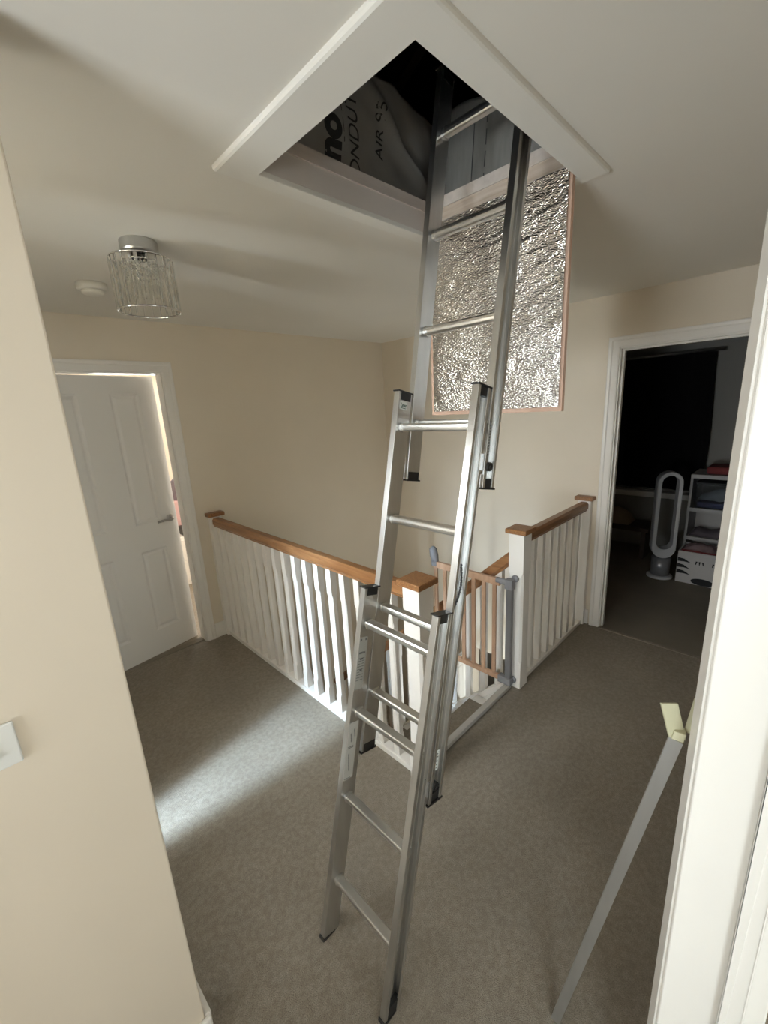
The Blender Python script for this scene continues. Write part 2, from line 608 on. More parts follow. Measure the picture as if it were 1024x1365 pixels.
# ------------------------------------------------------------------ doors
def casing_profile():
    # (across from inner edge, proud of wall) moulded architrave
    return [(0, 0), (0, 0.010), (0.008, 0.013), (0.040, 0.013), (0.046, 0.018), (0.060, 0.019), (0.066, 0.016), (0.068, 0.0)]


def mitred_frame(b, P, inner, sides):
    """sweep casing profile round an opening. P(u, v, w): u across, v up, w proud; inner=(u0,u1,vtop)"""
    u0, u1, vt = inner
    rings = []
    for (su, sv, base) in sides:
        rings.append([P(base[0] + su * p[0], base[1] + sv * p[0], p[1]) for p in casing_profile()])
    b.loft(rings)


def door_frame(name_parent, P, u0, u1, vt, depth):
    """architrave on the near face and lining through the wall as parts"""
    b = MB()
    mitred_frame(b, P, (u0, u1, vt), [(-1, 0, (u0 - 0.008, 0)), (-1, 1, (u0 - 0.008, vt + 0.008)), (1, 1, (u1 + 0.008, vt + 0.008)), (1, 0, (u1 + 0.008, 0))])
    b.build('architrave', M['white'], name_parent)
    b = MB()
    for a0, a1, c0, c1 in ((u0 - 0.028, u0, 0, vt), (u1, u1 + 0.028, 0, vt), (u0 - 0.028, u1 + 0.028, vt, vt + 0.028)):
        q = [P(a0, c0, 0), P(a1, c0, 0), P(a1, c1, 0), P(a0, c1, 0)]
        q2 = [P(a0, c0, -depth), P(a1, c0, -depth), P(a1, c1, -depth), P(a0, c1, -depth)]
        b.loft([q, q2])
    b.build('lining', M['white'], name_parent)


def panel_leaf(width=0.762, height=1.981, panels=None, thick=0.036):
    """moulded door leaf in local x (0..width), y (0..thick), z; recessed mouldings on both faces"""
    panels = panels or []
    b = MB()
    xs = sorted({0, width} | {p[0] for p in panels} | {p[1] for p in panels})
    zs = sorted({0, height} | {p[2] for p in panels} | {p[3] for p in panels})

    def inside(xm, zm):
        return any(p[0] < xm < p[1] and p[2] < zm < p[3] for p in panels)
    for y, sgn in ((0.0, 1), (thick, -1)):
        for x0, x1 in zip(xs, xs[1:]):
            for z0, z1 in zip(zs, zs[1:]):
                if not inside((x0 + x1) / 2, (z0 + z1) / 2):
                    b.quad((x0, y, z0), (x1, y, z0), (x1, y, z1), (x0, y, z1))
        for (x0, x1, z0, z1) in panels:
            prof = [(0, 0), (0.006, 0.004), (0.014, 0.009), (0.022, 0.009), (0.036, 0.003), (0.044, 0.0025)]
            rings = []
            for ins, dep in prof:
                yy = y + sgn * dep
                rings.append([(x0 + ins, yy, z0 + ins), (x1 - ins, yy, z0 + ins), (x1 - ins, yy, z1 - ins), (x0 + ins, yy, z1 - ins)])
            R_ = [[b.bm.verts.new(p) for p in r] for r in rings]
            for A, B in zip(R_, R_[1:]):
                for i in range(4):
                    j = (i + 1) % 4
                    b._face([A[i], A[j], B[j], B[i]])
            b._face(R_[-1])
    for (p, q) in (((0, 0), (width, 0)), ((width, 0), (width, height)), ((width, height), (0, height)), ((0, height), (0, 0))):
        b.quad((p[0], 0, p[1]), (q[0], 0, q[1]), (q[0], thick, q[1]), (p[0], thick, p[1]))
    return b


FOUR = [(0.112, 0.292, 0.187, 0.793), (0.470, 0.650, 0.187, 0.793), (0.112, 0.292, 0.987, 1.872), (0.470, 0.650, 0.987, 1.872)]


def lever(b, c, sx, sy):
    """lever handle: rose at c on a face whose outward normal is sy*y; the lever points to sx*x"""
    b.lathe(c, [(0.0, 0), (0.026, 0), (0.026, sy * 0.007), (0.023, sy * 0.010), (0.0, sy * 0.010)], 24, axis='y')
    p = Vector(c)
    b.path([p + Vector((0, sy * 0.008, 0)), p + Vector((0, sy * 0.042, 0)), p + Vector((sx * 0.012, sy * 0.052, 0)), p + Vector((sx * 0.06, sy * 0.052, 0.0)), p + Vector((sx * 0.112, sy * 0.048, -0.004))], [0.010, 0.010, 0.010, 0.009, 0.008], 10)


# left door, ajar into the bright room
d1 = structure(empty('door_1', (0.63, YA, 0)))
door_frame(d1, lambda u, v, w_: (u, YA - w_, v), DA0, DA1, DAT, 0.1)
leaf = panel_leaf(panels=FOUR).build('leaf', M['door'], None, origin=(0, 0, 0))
lv = MB(); lever(lv, (0.712, 0.0, 0.992), -1, -1); lever(lv, (0.712, 0.036, 0.992), -1, 1)
h1 = lv.build('door_handle', M['nickel'], leaf)
leaf.rotation_euler = (0, 0, R(9.6))
leaf.parent = d1
leaf.location = Vector((DA0 + 0.003, YA + 0.006, 0.010)) - d1.location
bh = MB()
for z in (0.25, 1.75):
    bh.tube((DA0 + 0.004, YA + 0.002, z - 0.045), (DA0 + 0.004, YA + 0.002, z + 0.045), 0.006)
bh.build('hinge', M['nickel'], d1)
b = MB(); b.box(DA0, DA1, YA + 0.03, YA + 0.085, 0.0, 0.008)
b.build('threshold_strip', M['carpet_dark'], d1, bevel=0.003)

# dark room's doorway: frame only, its leaf stands open out of sight
d2 = structure(empty('door_2', (XB, 0.55, 0)))
door_frame(d2, lambda u, v, w_: (XB - w_, u, v), DB0, DB1, DBT, 0.1)
b = MB()
for a0, a1 in ((DB0, DB0 + 0.012), (DB1 - 0.012, DB1)):
    b.box(XB + 0.03, XB + 0.062, a0, a1, 0, DBT)
b.box(XB + 0.03, XB + 0.062, DB0 + 0.012, DB1 - 0.012, DBT - 0.012, DBT)
b.build('door_stop', M['white'], d2)

# the doorway the picture is taken from: right lining, stop and landing-side architrave
d3 = structure(empty('door_3', (0.3, 0.0, 0)))
b = MB()
b.box(DX, DX + 0.028, -0.08, 0.06, 0, 2.0)
b.box(-0.128, -0.10, -0.08, 0.06, 0, 2.0)
b.box(-0.10, DX, -0.08, 0.06, 2.0, 2.02)
b.build('lining', M['white'], d3, bevel=0.003)
b = MB()
b.box(DX - 0.013, DX, -0.054, -0.022, 0, 2.0)
b.box(-0.10, -0.087, -0.054, -0.022, 0, 2.0)
b.box(-0.087, DX - 0.013, -0.054, -0.022, 1.987, 2.0)
b.build('door_stop', M['white'], d3, bevel=0.003)
b = MB()
prof3 = [(0, 0), (0, 0.0008), (0.0022, 0.0022), (0.0016, 0.0040), (0.0022, 0.0058), (0.0046, 0.0066), (0.034, 0.0185), (0.060, 0.0185), (0.068, 0.014), (0.068, 0)]
ring = lambda su, sv, bu, bv: [(bu + su * p[0], 0.06 + p[1], bv + sv * p[0]) for p in prof3]
b.loft([ring(-1, 0, -0.106, 0), ring(-1, 1, -0.106, 2.006), ring(1, 1, DX + 0.006, 2.006), ring(1, 0, DX + 0.006, 0)])
b.build('architrave', M['white'], d3)

# hall door below, standing open
d5 = structure(empty('door_5', (2.7, 2.08, LOW)))
o = panel_leaf(width=0.74, height=1.96, panels=[(p[0] * 0.97, p[1] * 0.97, p[2], p[3]) for p in FOUR]).build('leaf', M['door'], None, origin=(0, 0, 0))
o.parent = d5
o.location = Vector((2.36, 2.07, LOW + 0.01)) - d5.location
lv = MB(); lever(lv, (0.05, 0.0, 0.99), 1, -1); lv.build('door_handle', M['nickel'], o)

# small landing window in the west wall
wn = structure(empty('window_1', (-0.55, 1.3, 1.25)))
b = MB()
b.box(-0.58, -0.52, 1.08, 1.11, 1.25, 2.15); b.box(-0.58, -0.52, 1.49, 1.52, 1.25, 2.15)
b.box(-0.58, -0.52, 1.11, 1.49, 1.25, 1.28); b.box(-0.58, -0.52, 1.11, 1.49, 2.12, 2.15)
b.build('window_frame', M['white'], wn)
b = MB(); b.box(-0.552, -0.548, 1.11, 1.49, 1.28, 2.12); b.build('pane', M['pane'], wn)
b = MB(); b.box(-0.6, -0.47, 1.06, 1.54, 1.23, 1.25); b.build('window_sill', M['white'], wn)


# ------------------------------------------------------------------ balustrade pieces
def stop_chamfer_post(b, cx, cy, half, z0, z1, c0, c1, ch):
    """square post whose corners are stop-chamfered between c0 and c1"""
    def ring(z, c):
        c = max(c, 0.0004)
        h = half
        return [(cx - h + c, cy - h, z), (cx + h - c, cy - h, z), (cx + h, cy - h + c, z), (cx + h, cy + h - c, z),
                (cx + h - c, cy + h, z), (cx - h + c, cy + h, z), (cx - h, cy + h - c, z), (cx - h, cy - h + c, z)]
    b.loft([ring(z0, 0), ring(c0, 0), ring(c0 + ch * 2.2, ch), ring(c1 - ch * 2.2, ch), ring(c1, 0), ring(z1, 0)])


def cap_mesh(b, cx, cy, z, half, clip=None):
    lo = [cx - half, cy - half]; hi = [cx + half, cy + half]
    if clip:
        lo = [max(lo[0], clip[0]), max(lo[1], clip[2])]; hi = [min(hi[0], clip[1]), min(hi[1], clip[3])]
    def ring(i, zz):
        return [(lo[0] + i, lo[1] + i, zz), (hi[0] - i, lo[1] + i, zz), (hi[0] - i, hi[1] - i, zz), (lo[0] + i, hi[1] - i, zz)]
    b.loft([ring(0.004, z - 0.006), ring(0.0, z - 0.002), ring(0.0, z + 0.018), ring(0.003, z + 0.022), ring(0.02, z + 0.023)])


RAIL = [(-0.021, 0.0), (-0.021, 0.008), (-0.031, 0.020), (-0.031, 0.052), (-0.020, 0.066), (0.020, 0.066), (0.031, 0.052), (0.031, 0.020), (0.021, 0.008), (0.021, 0.0)]
RZ = 0.900
NX1, NY = 1.213, 1.075       # first newel centre
NX2 = 2.115                  # second newel centre
BX, BY = 1.217, 1.090        # balustrade centre lines


def newel(root, cx, cy):
    b = MB()
    stop_chamfer_post(b, cx, cy, 0.045, -0.25, 0.976, 0.16, 0.755, 0.012)
    p = b.build('newel_post', M['white'], root)
    b = MB(); cap_mesh(b, cx, cy, 0.984, 0.062)
    b.build('newel_cap', M['oak'], p)
    return p


def half_newel(root, x0, x1, y0, y1, clip):
    b = MB(); b.box(x0, x1, y0, y1, 0.0, 0.976)
    p = b.build('half_newel', M['white'], root, bevel=0.003)
    b = MB(); cap_mesh(b, (clip[4]), (clip[5]), 0.984, 0.062, clip[:4])
    b.build('newel_cap', M['oak'], p)


BHALF = 0.0195
# left balustrade along x = BX
bl = empty('landing_balustrade', (BX, 2.1, 0))
tag(bl, 'long white balustrade with oak handrail running to the left-hand white door', 'balustrade')
newel(bl, NX1, NY)
half_newel(bl, BX - 0.045, BX + 0.045, YA - 0.045, YA, (0, 9, 0, YA, BX, YA - 0.006))
b = MB(); b.frame_prism(RAIL, (BX, NY + 0.045, RZ), Vector((1, 0, 0)), Vector((0, 0, 1)), Vector((0, 1, 0)), YA - 0.045 - NY - 0.045)
b.build('handrail', M['oak_y'], bl, bevel=0.002)
b = MB(); b.prism([(-0.030 + BX, 0.0), (0.030 + BX, 0.0), (0.030 + BX, 0.022), (BX + 0.022, 0.030), (BX - 0.022, 0.030), (BX - 0.030, 0.022)], 0, 1, 2) if False else b.box(BX - 0.030, BX + 0.030, NY + 0.045, YA - 0.045, 0.0, 0.030)
b.build('base_rail', M['white'], bl, bevel=0.004)
src = None
for k in range(17):
    y = 1.2375 + k * 0.1116
    if y > YA - 0.07: break
    if src is None:
        b = MB(); stop_chamfer_post(b, BX, y, BHALF, 0.028, 0.903, 0.13, 0.76, 0.0075)
        src = b.build('baluster', M['white'], bl)
    else:
        copy_at(src, 'baluster', (BX, y, 0.028), bl)
# right balustrade along y = BY
br = empty('landing_balustrade', (2.6, BY, 0))
tag(br, 'short white balustrade with oak handrail ending beside the dark doorway', 'balustrade')
newel(br, NX2, NY + 0.008)
half_newel(br, XB - 0.045, XB, BY - 0.045, BY + 0.045, (0, XB, 0, 9, XB - 0.006, BY))
b = MB(); b.frame_prism(RAIL, (NX2 + 0.045, BY, RZ), Vector((0, 1, 0)), Vector((0, 0, 1)), Vector((1, 0, 0)), XB - 0.045 - NX2 - 0.045)
b.build('handrail', M['oak_x'], br, bevel=0.002)
b = MB(); b.box(NX2 + 0.045, XB - 0.045, BY - 0.030, BY + 0.030, 0.0, 0.030)
b.build('base_rail', M['white'], br, bevel=0.004)
for k in range(7):
    x = 2.2885 + k * 0.1116
    copy_at(src, 'baluster', (x, BY, 0.028), br)
# stair balustrade going down along x = SX
SX = 2.115
GOING, RISE = 0.215, 0.2
SL = -RISE / GOING
st = empty('stair_balustrade', (SX, 1.9, -0.8))
tag(st, 'sloping white balustrade with oak handrail descending behind the open stair gate', 'balustrade')
y0s, y1s = NY + 0.053, 3.0
ztop = lambda y: 0.865 + SL * (y - 1.13)      # top of sloping handrail
zbot = lambda y: 0.010 + SL * (y - 1.13)      # top of string rail
dirs = Vector((0, 1, SL)).normalized()
nup = Vector((0, -SL, 1)).normalized()
b = MB(); b.frame_prism(RAIL, Vector((SX, y0s, ztop(y0s))) - nup * 0.066, Vector((1, 0, 0)), nup, dirs, (y1s - y0s) / dirs.y)
b.build('handrail', M['oak_y'], st, bevel=0.002)
b = MB()
b.prism([(y0s, zbot(y0s)), (y1s, zbot(y1s)), (y1s, zbot(y1s) - 0.055), (y0s, zbot(y0s) - 0.055)], SX - 0.028, SX + 0.028, 0)
b.build('base_rail', M['white'], st, bevel=0.003)
ssrc = None
for k in range(16):
    y = 1.205 + k * 0.112
    if y > y1s - 0.05: break
    if ssrc is None:
        b = MB()
        za, zb = zbot(y) - 0.015, ztop(y) - 0.075
        stop_chamfer_post(b, SX, y, 0.0195, za, zb, za + 0.14, zb - 0.12, 0.0075)
        ssrc = b.build('baluster', M['white'], st); sy0 = y; sz0 = za
    else:
        copy_at(ssrc, 'baluster', (SX, y, sz0 + SL * (y - sy0)), st)

# ------------------------------------------------------------------ stairs
sc_ = empty('staircase', (1.66, 2.1, LOW))
tag(sc_, 'white closed-string staircase going down behind the gate, with grey carpet runner', 'staircase')
SX0, SX1 = WX0 + 0.060, SX - 0.030
nst = 9
tsrc = rsrc = csrc = None
for k in range(1, nst + 1):
    ya = WY1 + GOING * (k - 1); yb = ya + GOING; z = -RISE * k
    if tsrc is None:
        b = MB(); b.box(SX0, SX1, ya, yb + 0.018, z - 0.022, z); tsrc = b.build('tread', M['white'], sc_, bevel=0.005)
        b = MB(); b.box(SX0, SX1, ya - 0.004 + 0.005, ya + 0.012, z, z + RISE - 0.03); rsrc = b.build('riser', M['white'], sc_)
        b = MB()
        b.box(SX0 + 0.07, SX1 - 0.075, ya + 0.016, yb + 0.026, z, z + 0.009)
        b.box(SX0 + 0.07, SX1 - 0.075, yb + 0.018, yb + 0.027, z - 0.03, z)
        csrc = b.build('carpet_runner', M['carpet'], sc_, bevel=0.004)
    else:
        d = Vector((0, GOING * (k - 1), -RISE * (k - 1)))
        for s in (tsrc, rsrc, csrc):
            copy_at(s, s.name.split('.')[0], world_loc(s) + d, sc_)
# strings (sloping boards both sides)
for xa, xb, dz in ((WX0 + 0.018, WX0 + 0.058, 0.0), (SX1, SX1 + 0.030, 0.0562)):
    b = MB()
    yy0, yy1 = WY1 + 0.02, 3.06
    b.prism([(yy0, zbot(yy0) - dz), (yy1, zbot(yy1) - dz), (yy1, zbot(yy1) - 0.30), (yy0, zbot(yy0) - 0.30)], xa, xb - 0.001, 0)
    b.build('string_board', M['white'], sc_)
b = MB(); b.box(WX0 + 0.06, XB - 0.002, 3.045, YA - 0.002, -2.02, -2.0); b.build('quarter_landing', M['carpet'], sc_)
b = MB(); b.box(SX0, SX1, WY1 - 0.006, WY1 + 0.012, -0.035, 0.006)
b.build('nosing', M['carpet'], sc_, bevel=0.004)

# ------------------------------------------------------------------ stair gate (open, swung over the stairs)
gt = empty('stair_gate', (2.03, 1.1, 0))
tag(gt, 'beech slatted safety gate in a grey metal frame, open at the top of the stairs', 'safety gate')
GY = 1.098
b = MB(); b.box(1.275, 2.05, GY - 0.017, GY + 0.017, 0.004, 0.030)
b.build('threshold_bar', M['gate_bar'], gt, bevel=0.004)
b = MB(); b.box(2.022, 2.050, GY - 0.018, GY + 0.018, 0.030, 0.685)
hp = b.build('hinge_post', M['gate_grey'], gt, bevel=0.004)
b = MB(); b.box(1.278, 1.304, GY - 0.018, GY + 0.018, 0.030, 0.60)
b.build('latch_post', M['gate_grey'], gt, bevel=0.004)
b = MB()
b.box(2.014, 2.056, GY - 0.024, GY + 0.024, 0.655, 0.715)
b.tube((2.036, GY + 0.01, 0.690), (2.028, GY + 0.085, 0.695), 0.020, 12, 0.017)
b.build('hinge_bracket', M['gate_pad'], gt, bevel=0.004)
b = MB(); b.box(2.014, 2.056, GY - 0.024, GY + 0.06, 0.0305, 0.075)
b.build('hinge_bracket', M['gate_pad'], gt, bevel=0.004)
for z in (0.715, 0.055):
    b = MB(); b.tube((2.05, GY - 0.016, z), (2.062, GY - 0.016, z), 0.007, 10)
    b.lathe((2.052, GY - 0.018, z), [(0.0, 0), (0.019, 0.0), (0.021, 0.008), (0.019, 0.016), (0.0, 0.0175)], 20, axis='x')
    b.build('pressure_pad', M['gate_pad'], gt)
GX = 2.030
G0, G1 = GY + 0.06, 1.645
b = MB(); b.box(GX - 0.011, GX + 0.011, G0, G1, 0.662, 0.705); b.build('top_rail', M['beech'], gt, bevel=0.003)
b = MB(); b.box(GX - 0.011, GX + 0.011, G0, G1, 0.040, 0.072); b.build('bottom_rail', M['beech'], gt, bevel=0.003)
slat = None
for k in range(7):
    y = G0 + 0.035 + k * (G1 - G0 - 0.05) / 6
    if slat is None:
        b = MB(); b.box(GX - 0.007, GX + 0.007, y - 0.0125, y + 0.0125, 0.071, 0.663)
        slat = b.build('slat', M['beech'], gt, bevel=0.002)
    else:
        copy_at(slat, 'slat', (GX, y, 0.071), gt)
b = MB()
b.box(GX - 0.015, GX + 0.015, G1 - 0.028, G1 + 0.012, 0.672, 0.715)
b.path([(GX, G1 - 0.015, 0.700), (GX, G1 - 0.002, 0.740), (GX, G1 + 0.006, 0.785), (GX, G1 + 0.001, 0.802)], [0.021, 0.029, 0.026, 0.010], 10)
b.build('latch_handle', M['gate_pad'], gt, bevel=0.003)

# ------------------------------------------------------------------ loft hatch: architrave, liner
tf = structure(empty('trim_4', (1.05, 0.85, CEIL)))
OX0, OX1, OY0, OY1 = 0.592, 1.446, 0.500, 1.172
prof = [(0, 0), (0, 0.012), (0.002, 0.014), (0.093, 0.014), (0.098, 0.011), (0.1, 0.006), (0.1, 0)]


def hatch_board(p_in0, p_in1, p_out0, p_out1):
    """one mitred board, inner edge and outer edge given as xy points"""
    b = MB()
    rings = []
    for pi, po in ((p_in0, p_out0), (p_in1, p_out1)):
        ring = []
        for t, w_ in prof:
            f = t / 0.1
            ring.append((pi[0] + (po[0] - pi[0]) * f, pi[1] + (po[1] - pi[1]) * f, CEIL - w_))
        rings.append(ring)
    b.loft(rings)
    return b.build('frame_board', M['frame'], tf)


I_ = [(HX0, HY0), (HX1, HY0), (HX1, HY1), (HX0, HY1)]
O_ = [(OX0, OY0), (OX1, OY0), (OX1, OY1), (OX0, OY1)]
for i in range(4):
    j = (i + 1) % 4
    hatch_board(I_[i], I_[j], O_[i], O_[j])
tl = structure(empty('trim_5', (1.05, 0.85, CEIL)))
ZT1, ZT2 = 2.390, 2.426
e = 0.002
for (x0, x1, y0, y1) in ((HX0 - 0.02, HX1 + 0.02, HY1, HY1 + 0.02), (HX0 - 0.02, HX1 + 0.02, HY0 - 0.02, HY0), (HX0 - 0.02, HX0, HY0 + e, HY1 - e), (HX1, HX1 + 0.02, HY0 + e, HY1 - e)):
    b = MB(); b.box(x0, x1, y0, y1, CEIL + 0.0005, ZT1); b.build('liner_board', M['liner'] if y0 != HY0 + e or x0 < 1 else M['pine'], tl)
for (x0, x1, y0, y1) in ((HX0 - 0.02, HX1 + 0.02, HY1 - 0.004, HY1 + 0.03), (HX0 - 0.02, HX1 + 0.02, HY0 - 0.03, HY0 + 0.0), (HX0 - 0.03, HX0, HY0 + e, HY1 - 0.006), (HX1 - 0.004, HX1 + 0.03, HY0 + e, HY1 - 0.006)):
    b = MB(); b.box(x0, x1, y0, y1, ZT1 + 0.0005, ZT2); b.build('joist_edge', M['liner2'] if x0 < 1.4 else M['pine'], tl)

# hatch door hanging down from its hinge side
hd = empty('hatch_door', (1.385, 0.84, 1.66))
tag(hd, 'open loft hatch door hanging down, covered in crinkled silver foil insulation', 'hatch door')
FX, FY0, FY1, FZ0, FZ1 = 1.376, 0.576, 1.105, 1.660, 2.338
b = MB(); b.box(FX, FX + 0.018, FY0, FY1, FZ0, FZ1)
b.build('hatch_board', M['chipboard'], hd, bevel=0.001)


def foil_pt(u, v):
    y = FY0 + 0.008 + u * (FY1 - FY0 - 0.026); z = FZ0 + 0.014 + v * (FZ1 - FZ0 - 0.018)
    ed = min(u, 1 - u, v, 1 - v)
    env = min(1.0, ed / 0.05)
    q = Vector((y * 9, z * 34, 0.3))
    r = noise.noise(q) * 0.0022 + noise.noise(q * 2.1 + Vector((3, 1, 0))) * 0.0013 + noise.noise(Vector((y * 2.2, z * 4, 5))) * 0.004
    crease = abs(noise.noise(Vector((y * 3.0, z * 22 + 0.7 * math.sin(y * 9), 9))))
    r += 0.0022 * (1 - min(1, crease * 7))
    for (ty, tz) in PINS:
        dd = (y - ty) ** 2 + (z - tz) ** 2
        r -= 0.0035 * math.exp(-dd / 0.00022)
    return (FX - 0.0085 - r * env, y, z)


PINS = [(0.98, 1.80), (0.74, 1.82), (0.98, 2.12), (0.72, 2.1), (0.60, 1.72), (0.60, 1.95), (0.60, 2.2), (1.07, 1.70), (1.07, 1.95), (0.84, 1.69)]
b = MB(); b.grid(110, 150, foil_pt)
b.build('foil_sheet', M['foil'], hd)
b = MB()
for y in (0.66, 1.0):
    b.box(FX - 0.002, FX + 0.02, y - 0.03, y + 0.03, FZ1 - 0.004, FZ1 + 0.001)
    b.tube((FX + 0.004, y - 0.03, FZ1 + 0.0), (FX + 0.004, y + 0.03, FZ1 + 0.0), 0.004, 8)
b.build('hinge', M['nickel'], hd)

# ------------------------------------------------------------------ loft: membrane sheets with their lettering
def membrane_a(x, z):
    """insulation sheet standing behind the far side of the opening"""
    s = noise.noise(Vector((x * 3.1, z * 3.1, 1.7))) * 0.024 + noise.noise(Vector((x * 7 + z * 5, z * 5 - x * 4, 4.2))) * 0.016 + noise.noise(Vector((x * 15 + z * 12, z * 9 - x * 9, 1.2))) * 0.005
    s += -0.03 * math.exp(-((z - 2.78 + (x - 1.22) * 0.85) ** 2) / 0.0012) * (1 / (1 + math.exp(-(x - 1.22) * 20)))
    return 1.255 + s - (z - 2.45) * 0.05


def top_a(x):
    return 2.80 + 0.015 * math.sin(x * 11) + 0.01 * noise.noise(Vector((x * 16, 0, 0)))


ma = MB()
ma.grid(70, 40, lambda u, v: ((lambda x: (x, membrane_a(x, 2.44 + v * (top_a(x) - 2.44)), 2.44 + v * (top_a(x) - 2.44)))(0.55 + u * 1.18)))
msa = ma.build('insulation_sheet', M['membrane'])
sol = msa.modifiers.new('thickness', 'SOLIDIFY'); sol.thickness = 0.004; sol.offset = -1
tag(msa, 'grey lettered insulation sheet standing along the far side of the loft opening', 'insulation')


def letters(parent, body, size, cx, cz, bold=0.0, sxy=(1, 1)):
    vs, fs = text_bm(body, size, bold)
    b = MB()
    V = []
    for v in vs:
        x = cx - v.y * sxy[1]; z = cz + v.x * sxy[0]
        V.append(b.bm.verts.new((x, membrane_a(x, z) - 0.004, z)))
    for f in fs:
        b._face([V[i] for i in f])
    # follow the wrinkles
    bmesh.ops.subdivide_edges(b.bm, edges=[e_ for e_ in b.bm.edges if e_.calc_length() > 0.02], cuts=2)
    for v in b.bm.verts:
        v.co.y = membrane_a(v.co.x, v.co.z) - 0.005
    o_ = b.build('lettering', M['ink'], parent)
    return o_


letters(msa, 'no', 0.120, 1.047, 2.565, 0.006)
letters(msa, 'ONDUT', 0.072, 1.153, 2.604, 0.0, (0.94, 1.0))
letters(msa, 'AIR 95', 0.056, 1.275, 2.655, 0.0, (1.05, 1.0))
b = MB()
for xx in (1.098,):
    for k in range(12):
        z0, z1 = 2.46 + k * 0.028, 2.46 + (k + 1) * 0.028
        b.quad((xx, membrane_a(xx, z0) - 0.004, z0), (xx + 0.003, membrane_a(xx + 0.003, z0) - 0.004, z0), (xx + 0.003, membrane_a(xx + 0.003, z1) - 0.004, z1), (xx, membrane_a(xx, z1) - 0.004, z1))
b.build('printed_line', M['ink'], msa)


def membrane_b(y, z):
    s = noise.noise(Vector((y * 5, z * 3, 7.7))) * 0.012 + noise.noise(Vector((y * 14, z * 3, 2.2))) * 0.005
    return 1.52 + s + (z - 2.45) * 0.10


mb_ = MB()
mb_.grid(40, 30, lambda u, v: ((lambda y, z: (membrane_b(y, z), y, z))(0.45 + u * 0.72, 2.44 + v * (0.30 + 0.03 * math.sin(u * 9)))))
msb = mb_.build('insulation_sheet', M['membrane_darkened'])
sol = msb.modifiers.new('thickness', 'SOLIDIFY'); sol.thickness = 0.004
tag(msb, 'grey insulation sheet with dashed lines behind the ladder, right side of the loft opening', 'insulation')
b = MB()
for yy, dash in ((1.005, False), (0.955, True)):
    z = 2.45
    while z < 2.72:
        z1 = z + (0.05 if dash else 0.02)
        b.quad((membrane_b(yy, z) - 0.006, yy, z), (membrane_b(yy + 0.004, z) - 0.006, yy + 0.004, z), (membrane_b(yy + 0.004, z1) - 0.006, yy + 0.004, z1), (membrane_b(yy, z1) - 0.006, yy, z1))
        z = z1 + (0.02 if dash else 0)
b.build('printed_line', M['ink'], msb)
# rafters in the dark of the loft
rsrc2 = None
for k, x in enumerate((0.95, 1.55, 2.15)):
    d_ = Vector((0, 1, 0.62)).normalized()
    if rsrc2 is None:
        b = MB(); b.frame_prism([(-0.02, 0), (0.02, 0), (0.02, 0.1), (-0.02, 0.1)], (x, -0.9, 4.10), Vector((1, 0, 0)), Vector((0, 0.5, 1)).normalized(), Vector((0, 1, -0.5)).normalized(), 3.2)
        rsrc2 = b.build('rafter', M['rafter'], origin=(x, -0.9, 4.10))
        o = rsrc2
    else:
        o = copy_at(rsrc2, 'rafter', (x, -0.9, 4.10), None)
    structure(o)
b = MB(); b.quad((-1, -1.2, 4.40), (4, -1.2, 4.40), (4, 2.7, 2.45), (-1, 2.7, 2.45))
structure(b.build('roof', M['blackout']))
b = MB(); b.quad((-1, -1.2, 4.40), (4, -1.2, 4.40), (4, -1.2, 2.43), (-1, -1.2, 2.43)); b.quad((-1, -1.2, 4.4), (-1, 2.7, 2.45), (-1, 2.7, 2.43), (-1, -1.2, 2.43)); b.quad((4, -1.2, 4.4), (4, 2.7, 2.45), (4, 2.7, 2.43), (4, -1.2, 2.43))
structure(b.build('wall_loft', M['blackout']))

# ------------------------------------------------------------------ ladder
lad = empty('ladder', (0.53, 0.776, 0))
tag(lad, 'three-section aluminium ladder standing on the carpet and reaching into the loft hatch', 'ladder')
YL, YR = 0.928, 0.624
DEP = 0.060
# stile section in (depth d, outward v): C channel, web inside, ribbed
ST = [(0, 0), (DEP, 0), (DEP, 0.021), (DEP - 0.012, 0.021), (DEP - 0.012, 0.0175), (DEP - 0.0035, 0.0175), (DEP - 0.0035, 0.0035), (0.041, 0.0035), (0.039, 0.007), (0.036, 0.007), (0.034, 0.0035),
      (0.026, 0.0035), (0.024, 0.007), (0.021, 0.007), (0.019, 0.0035), (0.0035, 0.0035), (0.0035, 0.0175), (0.012, 0.0175), (0.012, 0.021), (0, 0.021)]


